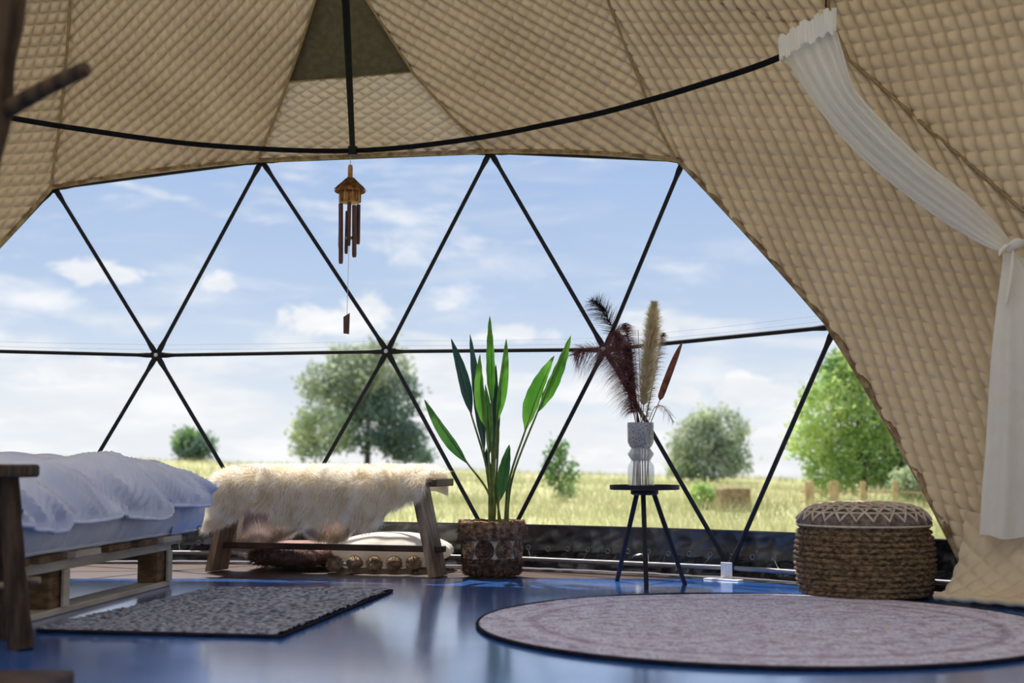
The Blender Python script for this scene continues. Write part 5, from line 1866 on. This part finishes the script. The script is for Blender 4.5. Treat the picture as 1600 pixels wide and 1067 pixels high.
def crown_mesh(name, blobs, nleaf, size, mat, parent, flat=0.0):
    """leaf quads scattered through several puffs (centre, radii) given in local coordinates"""
    C = np.array([b[0] for b in blobs]); Rr = np.array([b[1] for b in blobs])
    wts = Rr.prod(1) ** (2 / 3); wts = wts / wts.sum()
    bi = rng.choice(len(blobs), nleaf, p=wts)
    d = rng.normal(size=(nleaf, 3)); d /= np.linalg.norm(d, axis=1)[:, None]
    r = rng.uniform(0.35, 1.0, nleaf) ** 0.5
    # gather the leaves into sprigs
    P = C[bi] + d * r[:, None] * Rr[bi]
    ns = max(nleaf // 14, 1)
    src = rng.choice(nleaf, ns)
    P = P[src][rng.integers(0, ns, nleaf)] + rng.normal(size=(nleaf, 3)) * size * 1.5
    a = rng.normal(size=(nleaf, 3)); a[:, 2] -= 0.3; a /= np.linalg.norm(a, axis=1)[:, None]
    b = np.cross(a, rng.normal(size=(nleaf, 3))); b /= np.linalg.norm(b, axis=1)[:, None]
    sz = size * rng.uniform(0.6, 1.3, nleaf)[:, None]
    V = np.stack([P - a * sz, P + b * sz * 0.45, P + a * sz, P - b * sz * 0.45], 1).reshape(-1, 3)
    Q = np.arange(nleaf * 4).reshape(-1, 4)
    return mobj(name, raw_mesh(name, V, Q), mat, parent)


def trunk_and_branches(t, h, r, blobs, mat):
    MB().tube(spline([(0, 0, -0.2), (0.03 * h * random.uniform(-1, 1), 0, h * 0.4), (0, 0, h)], 10), np.linspace(r, r * 0.4, 10), 8).build('trunk', mat, t, True)
    for c, rr in blobs:
        z0 = h * random.uniform(0.35, 0.8)
        c = np.array(c)
        MB().tube(spline([(0, 0, z0), (c[0] * 0.5, c[1] * 0.5, z0 + (c[2] - z0) * 0.6), c], 8), np.linspace(r * 0.4, r * 0.06, 8), 5).build('branch', mat, t, True)


def tree(name, px, Y, label, cat, blobs_px, nleaf, size, mats, trunk_h, trunk_r, base_py, second=None):
    """blobs_px: (px, py, half width px, half height px, mat index, depth m)"""
    g0 = on_ground(px, Y)
    t = thing(name, g0, label, cat)
    k = Y / F
    groups = {}
    allb = []
    for (bx, by, hw, hh, mi, dd) in blobs_px:
        c = at(bx, by, Y + dd * Y / 60) - g0
        b = (c, np.array([hw * k, hw * k * 0.9, hh * k]))
        groups.setdefault(mi, []).append(b)
        allb.append(b)
    tot = sum(b[2] * b[3] for b in blobs_px)
    for mi, bl in groups.items():
        area = sum(b[2] * b[3] for b in blobs_px if b[4] == mi)
        crown_mesh('foliage', bl, int(nleaf * area / tot), size, mats[mi], t)
    trunk_and_branches(t, trunk_h, trunk_r, allb, M['trunk'])
    return t


lm_grey = leaf_crown_material('grey_green_willow_leaf', rgb(150, 166, 142), rgb(196, 204, 176), 0.4)
lm_dark = leaf_crown_material('dark_and_shaded_leaf', rgb(104, 130, 116), rgb(136, 158, 138), 0.35)
lm_soft = leaf_crown_material('soft_green_leaf', rgb(166, 184, 144), rgb(208, 216, 178))
lm_yel = leaf_crown_material('yellow_green_leaf', rgb(158, 190, 106), rgb(214, 228, 156), 0.45)
lm_mid = leaf_crown_material('mid_green_tree_leaf', rgb(98, 140, 80), rgb(142, 176, 110), 0.35)

tree('willow_tree', 575, 84, 'large grey green tree on the meadow behind the bench', 'tree', [  # leaf tones paint in the crown's sunlit left and shaded right
    (545, 600, 52, 40, 0, 0), (600, 570, 42, 34, 0, 0.5), (500, 600, 30, 32, 0, -1), (620, 620, 40, 36, 1, 1), (575, 665, 58, 45, 1, 0),
    (505, 670, 44, 42, 2, -1.5), (625, 685, 40, 34, 1, 1), (545, 560, 34, 18, 0, 0), (570, 610, 40, 40, 1, 1.5), (478, 690, 20, 28, 2, -1), (590, 545, 26, 10, 0, 0), (645, 690, 22, 26, 1, 0)],
    15000, 0.19, [lm_grey, lm_dark, lm_soft], 5.5, 0.22, 722)
tree('bushy_tree', 300, 100, 'small round green bush on the skyline left of the bench', 'bush', [
    (292, 690, 16, 16, 0, 0), (312, 698, 16, 14, 0, 0.5), (302, 702, 24, 13, 1, 0)], 3600, 0.22, [lm_mid, lm_dark], 1.8, 0.12, 716)
SY = depth_for(872, 784)
tree('sapling', 872, SY, 'thin young sapling in the meadow between plant and vase', 'tree', [
    (868, 715, 17, 17, 0, 0), (882, 762, 16, 18, 0, 0), (860, 740, 12, 14, 0, 0.2), (890, 735, 12, 12, 0, -.2), (878, 700, 10, 8, 0, 0)], 1300, 0.0019 * SY, [lm_mid], 0.04 * SY, 0.0007 * SY, 785)
tree('silver_tree', 1112, 70, 'pale silvery green tree right of the vase table', 'tree', [
    (1085, 690, 36, 42, 0, 0), (1130, 675, 36, 34, 0, 0.5), (1110, 715, 46, 40, 0, 0), (1150, 710, 24, 36, 1, 0), (1068, 725, 22, 26, 1, 0), (1105, 655, 24, 14, 1, 0)],
    7000, 0.15, [lm_grey, lm_soft], 3.2, 0.14, 765)
TY = depth_for(1345, 782)
tree('maple_tree', 1345, TY, 'big bright yellow green tree behind the braided pouf', 'tree', [
    (1330, 600, 46, 44, 0, 0), (1290, 640, 44, 46, 0, -.4), (1355, 650, 52, 48, 0, -.3), (1320, 580, 34, 36, 1, .6), (1390, 640, 40, 56, 1, .5), (1270, 690, 38, 46, 0, 0),
    (1340, 710, 60, 46, 0, 0), (1375, 720, 44, 40, 1, .5), (1300, 740, 42, 36, 0, -.2), (1420, 740, 34, 34, 0, 0), (1330, 560, 24, 18, 0, 0), (1410, 690, 40, 40, 1, .5), (1440, 700, 40, 50, 0, .4)],
    17000, 0.0024 * TY, [lm_yel, lm_mid], 0.079 * TY, 0.003 * TY, 790)
BY = depth_for(1445, 792)
tree('low_bush', 1445, BY, 'pale bush at the foot of the bright tree near the hem', 'bush', [
    (1440, 760, 26, 24, 0, 0), (1415, 755, 20, 20, 0, 0), (1470, 770, 24, 26, 0, 0)], 3200, 0.0021 * BY, [lm_soft], 0.6, 0.05, 800)
CYy = depth_for(1098, 796)
tree('low_bush', 1098, CYy, 'yellow green bush in the grass right of the vase table', 'bush', [
    (1098, 776, 18, 18, 0, 0), (1112, 786, 16, 14, 0, 0)], 1500, 0.0018 * CYy, [lm_yel], 0.2, 0.03, 800)
tree('low_bush', 652, 95, 'tiny dark shrub on the skyline above the bench end', 'bush', [(662, 714, 9, 6, 0, 0)], 500, 0.18, [lm_dark], 0.5, 0.03, 720)

# hay bale, shed, fence
yb_ = depth_for(1143, 799)
hbp = on_ground(1143, yb_)
hay = thing('hay_bale', hbp, 'square brown hay bale in the meadow behind the right struts', 'hay bale')
kz = yb_ / F
hw_, hh_ = 46 * kz, 36 * kz
mb = MB().box((0, 0, hh_ / 2), (hw_, hw_ * 0.8, hh_), R(8), 0.02)
mb.build('bale', M['straw'], hay)
for s_ in (-0.25, 0.25):
    MB().box((s_ * hw_, s_ * hw_ * 0.14, hh_ / 2), (0.012, hw_ * 0.8 + 0.008, hh_ + 0.008), R(8), 0.003).build('twine', M['seam'], hay)
sdp = on_ground(1375, 60)
shd = thing('shed', sdp, 'dark blue black shed half hidden by the bright tree', 'shed')
zt0 = at(1375, 742, 60)[2] - sdp[2]; zb0 = 0
w2 = 21 / F * 60
MB().box((0, 0.5, zt0 * 0.36), (w2 * 2, 1.6, zt0 * 0.72)).build('wall', M['shed'], shd)
MB().prism([(-w2 * 1.15, -0.4, zt0 * 0.7), (w2 * 1.15, -0.4, zt0 * 0.7), (w2 * 0.3, -0.4, zt0), (-w2 * 0.3, -0.4, zt0)], (0, 1, 0), 1.8).build('roof', M['shed'], shd)
FY = depth_for(1330, 792)
fnc = thing('fence', on_ground(1330, FY), 'weathered post and rail fence behind the braided pouf', 'fence')
f_ = L(fnc)
for px in (1262, 1300, 1345, 1395, 1462):
    g0 = on_ground(px, FY)
    hgt = at(px, 752, FY)[2] - g0[2]
    MB().box(f_(g0 + [0, 0, hgt / 2 - 0.1]), ((14 if px < 1310 else 8) / F * FY, 0.06, hgt + 0.2), None, 0.01).build('post', M['fence_wood'], fnc)
for py in (768, 784):
    a = at(1250, py, FY + .05); b = at(1500, py + 2, FY + .05)
    MB().tube(f_([a, b]), 0.02, 6).build('rail', M['fence_wood'], fnc)

# meadow grass: blades thick near the tent, thinning out into the ground cover
def blades(n, ymin, ymax, hmin, hmax, wd):
    Y = ymin * (ymax / ymin) ** rng.random(n)
    px = rng.uniform(-250, 1750, n)
    X = (px - 800) / F * Y
    Z = ground_z(X, Y)
    keep = vnoise(X * 0.5, Y * 0.35, 77) > rng.random(n) * 0.75
    X, Y, Z = X[keep], Y[keep], Z[keep]
    n = len(X)
    D = np.stack([rng.normal(0, .25, n), rng.normal(0, .25, n), np.ones(n)], 1)
    D /= np.linalg.norm(D, axis=1)[:, None]
    h = rng.uniform(hmin, hmax, n)
    return ribbons(np.stack([X, Y, Z - 0.03], 1), D, h, wd * Y / 14, np.stack([rng.normal(0, .25, n), rng.normal(0, .25, n), np.full(n, -0.1)], 1), seg=2)


Vs, Qs, Ts, off_ = [], [], [], 0
for args in ((30000, 9, 26, 0.16, 0.42, 0.009), (32000, 24, 100, 0.18, 0.5, 0.007)):
    V, Q, T_ = blades(*args)
    Vs.append(V); Qs.append(Q + off_); Ts.append(T_ + off_); off_ += len(V)
o = mobj('meadow_grass', raw_mesh('meadow_grass', np.concatenate(Vs), np.concatenate(Qs), np.concatenate(Ts)), M['grass'])
tag(o, 'tall pale meadow grass growing outside the window', 'grass', kind='stuff')
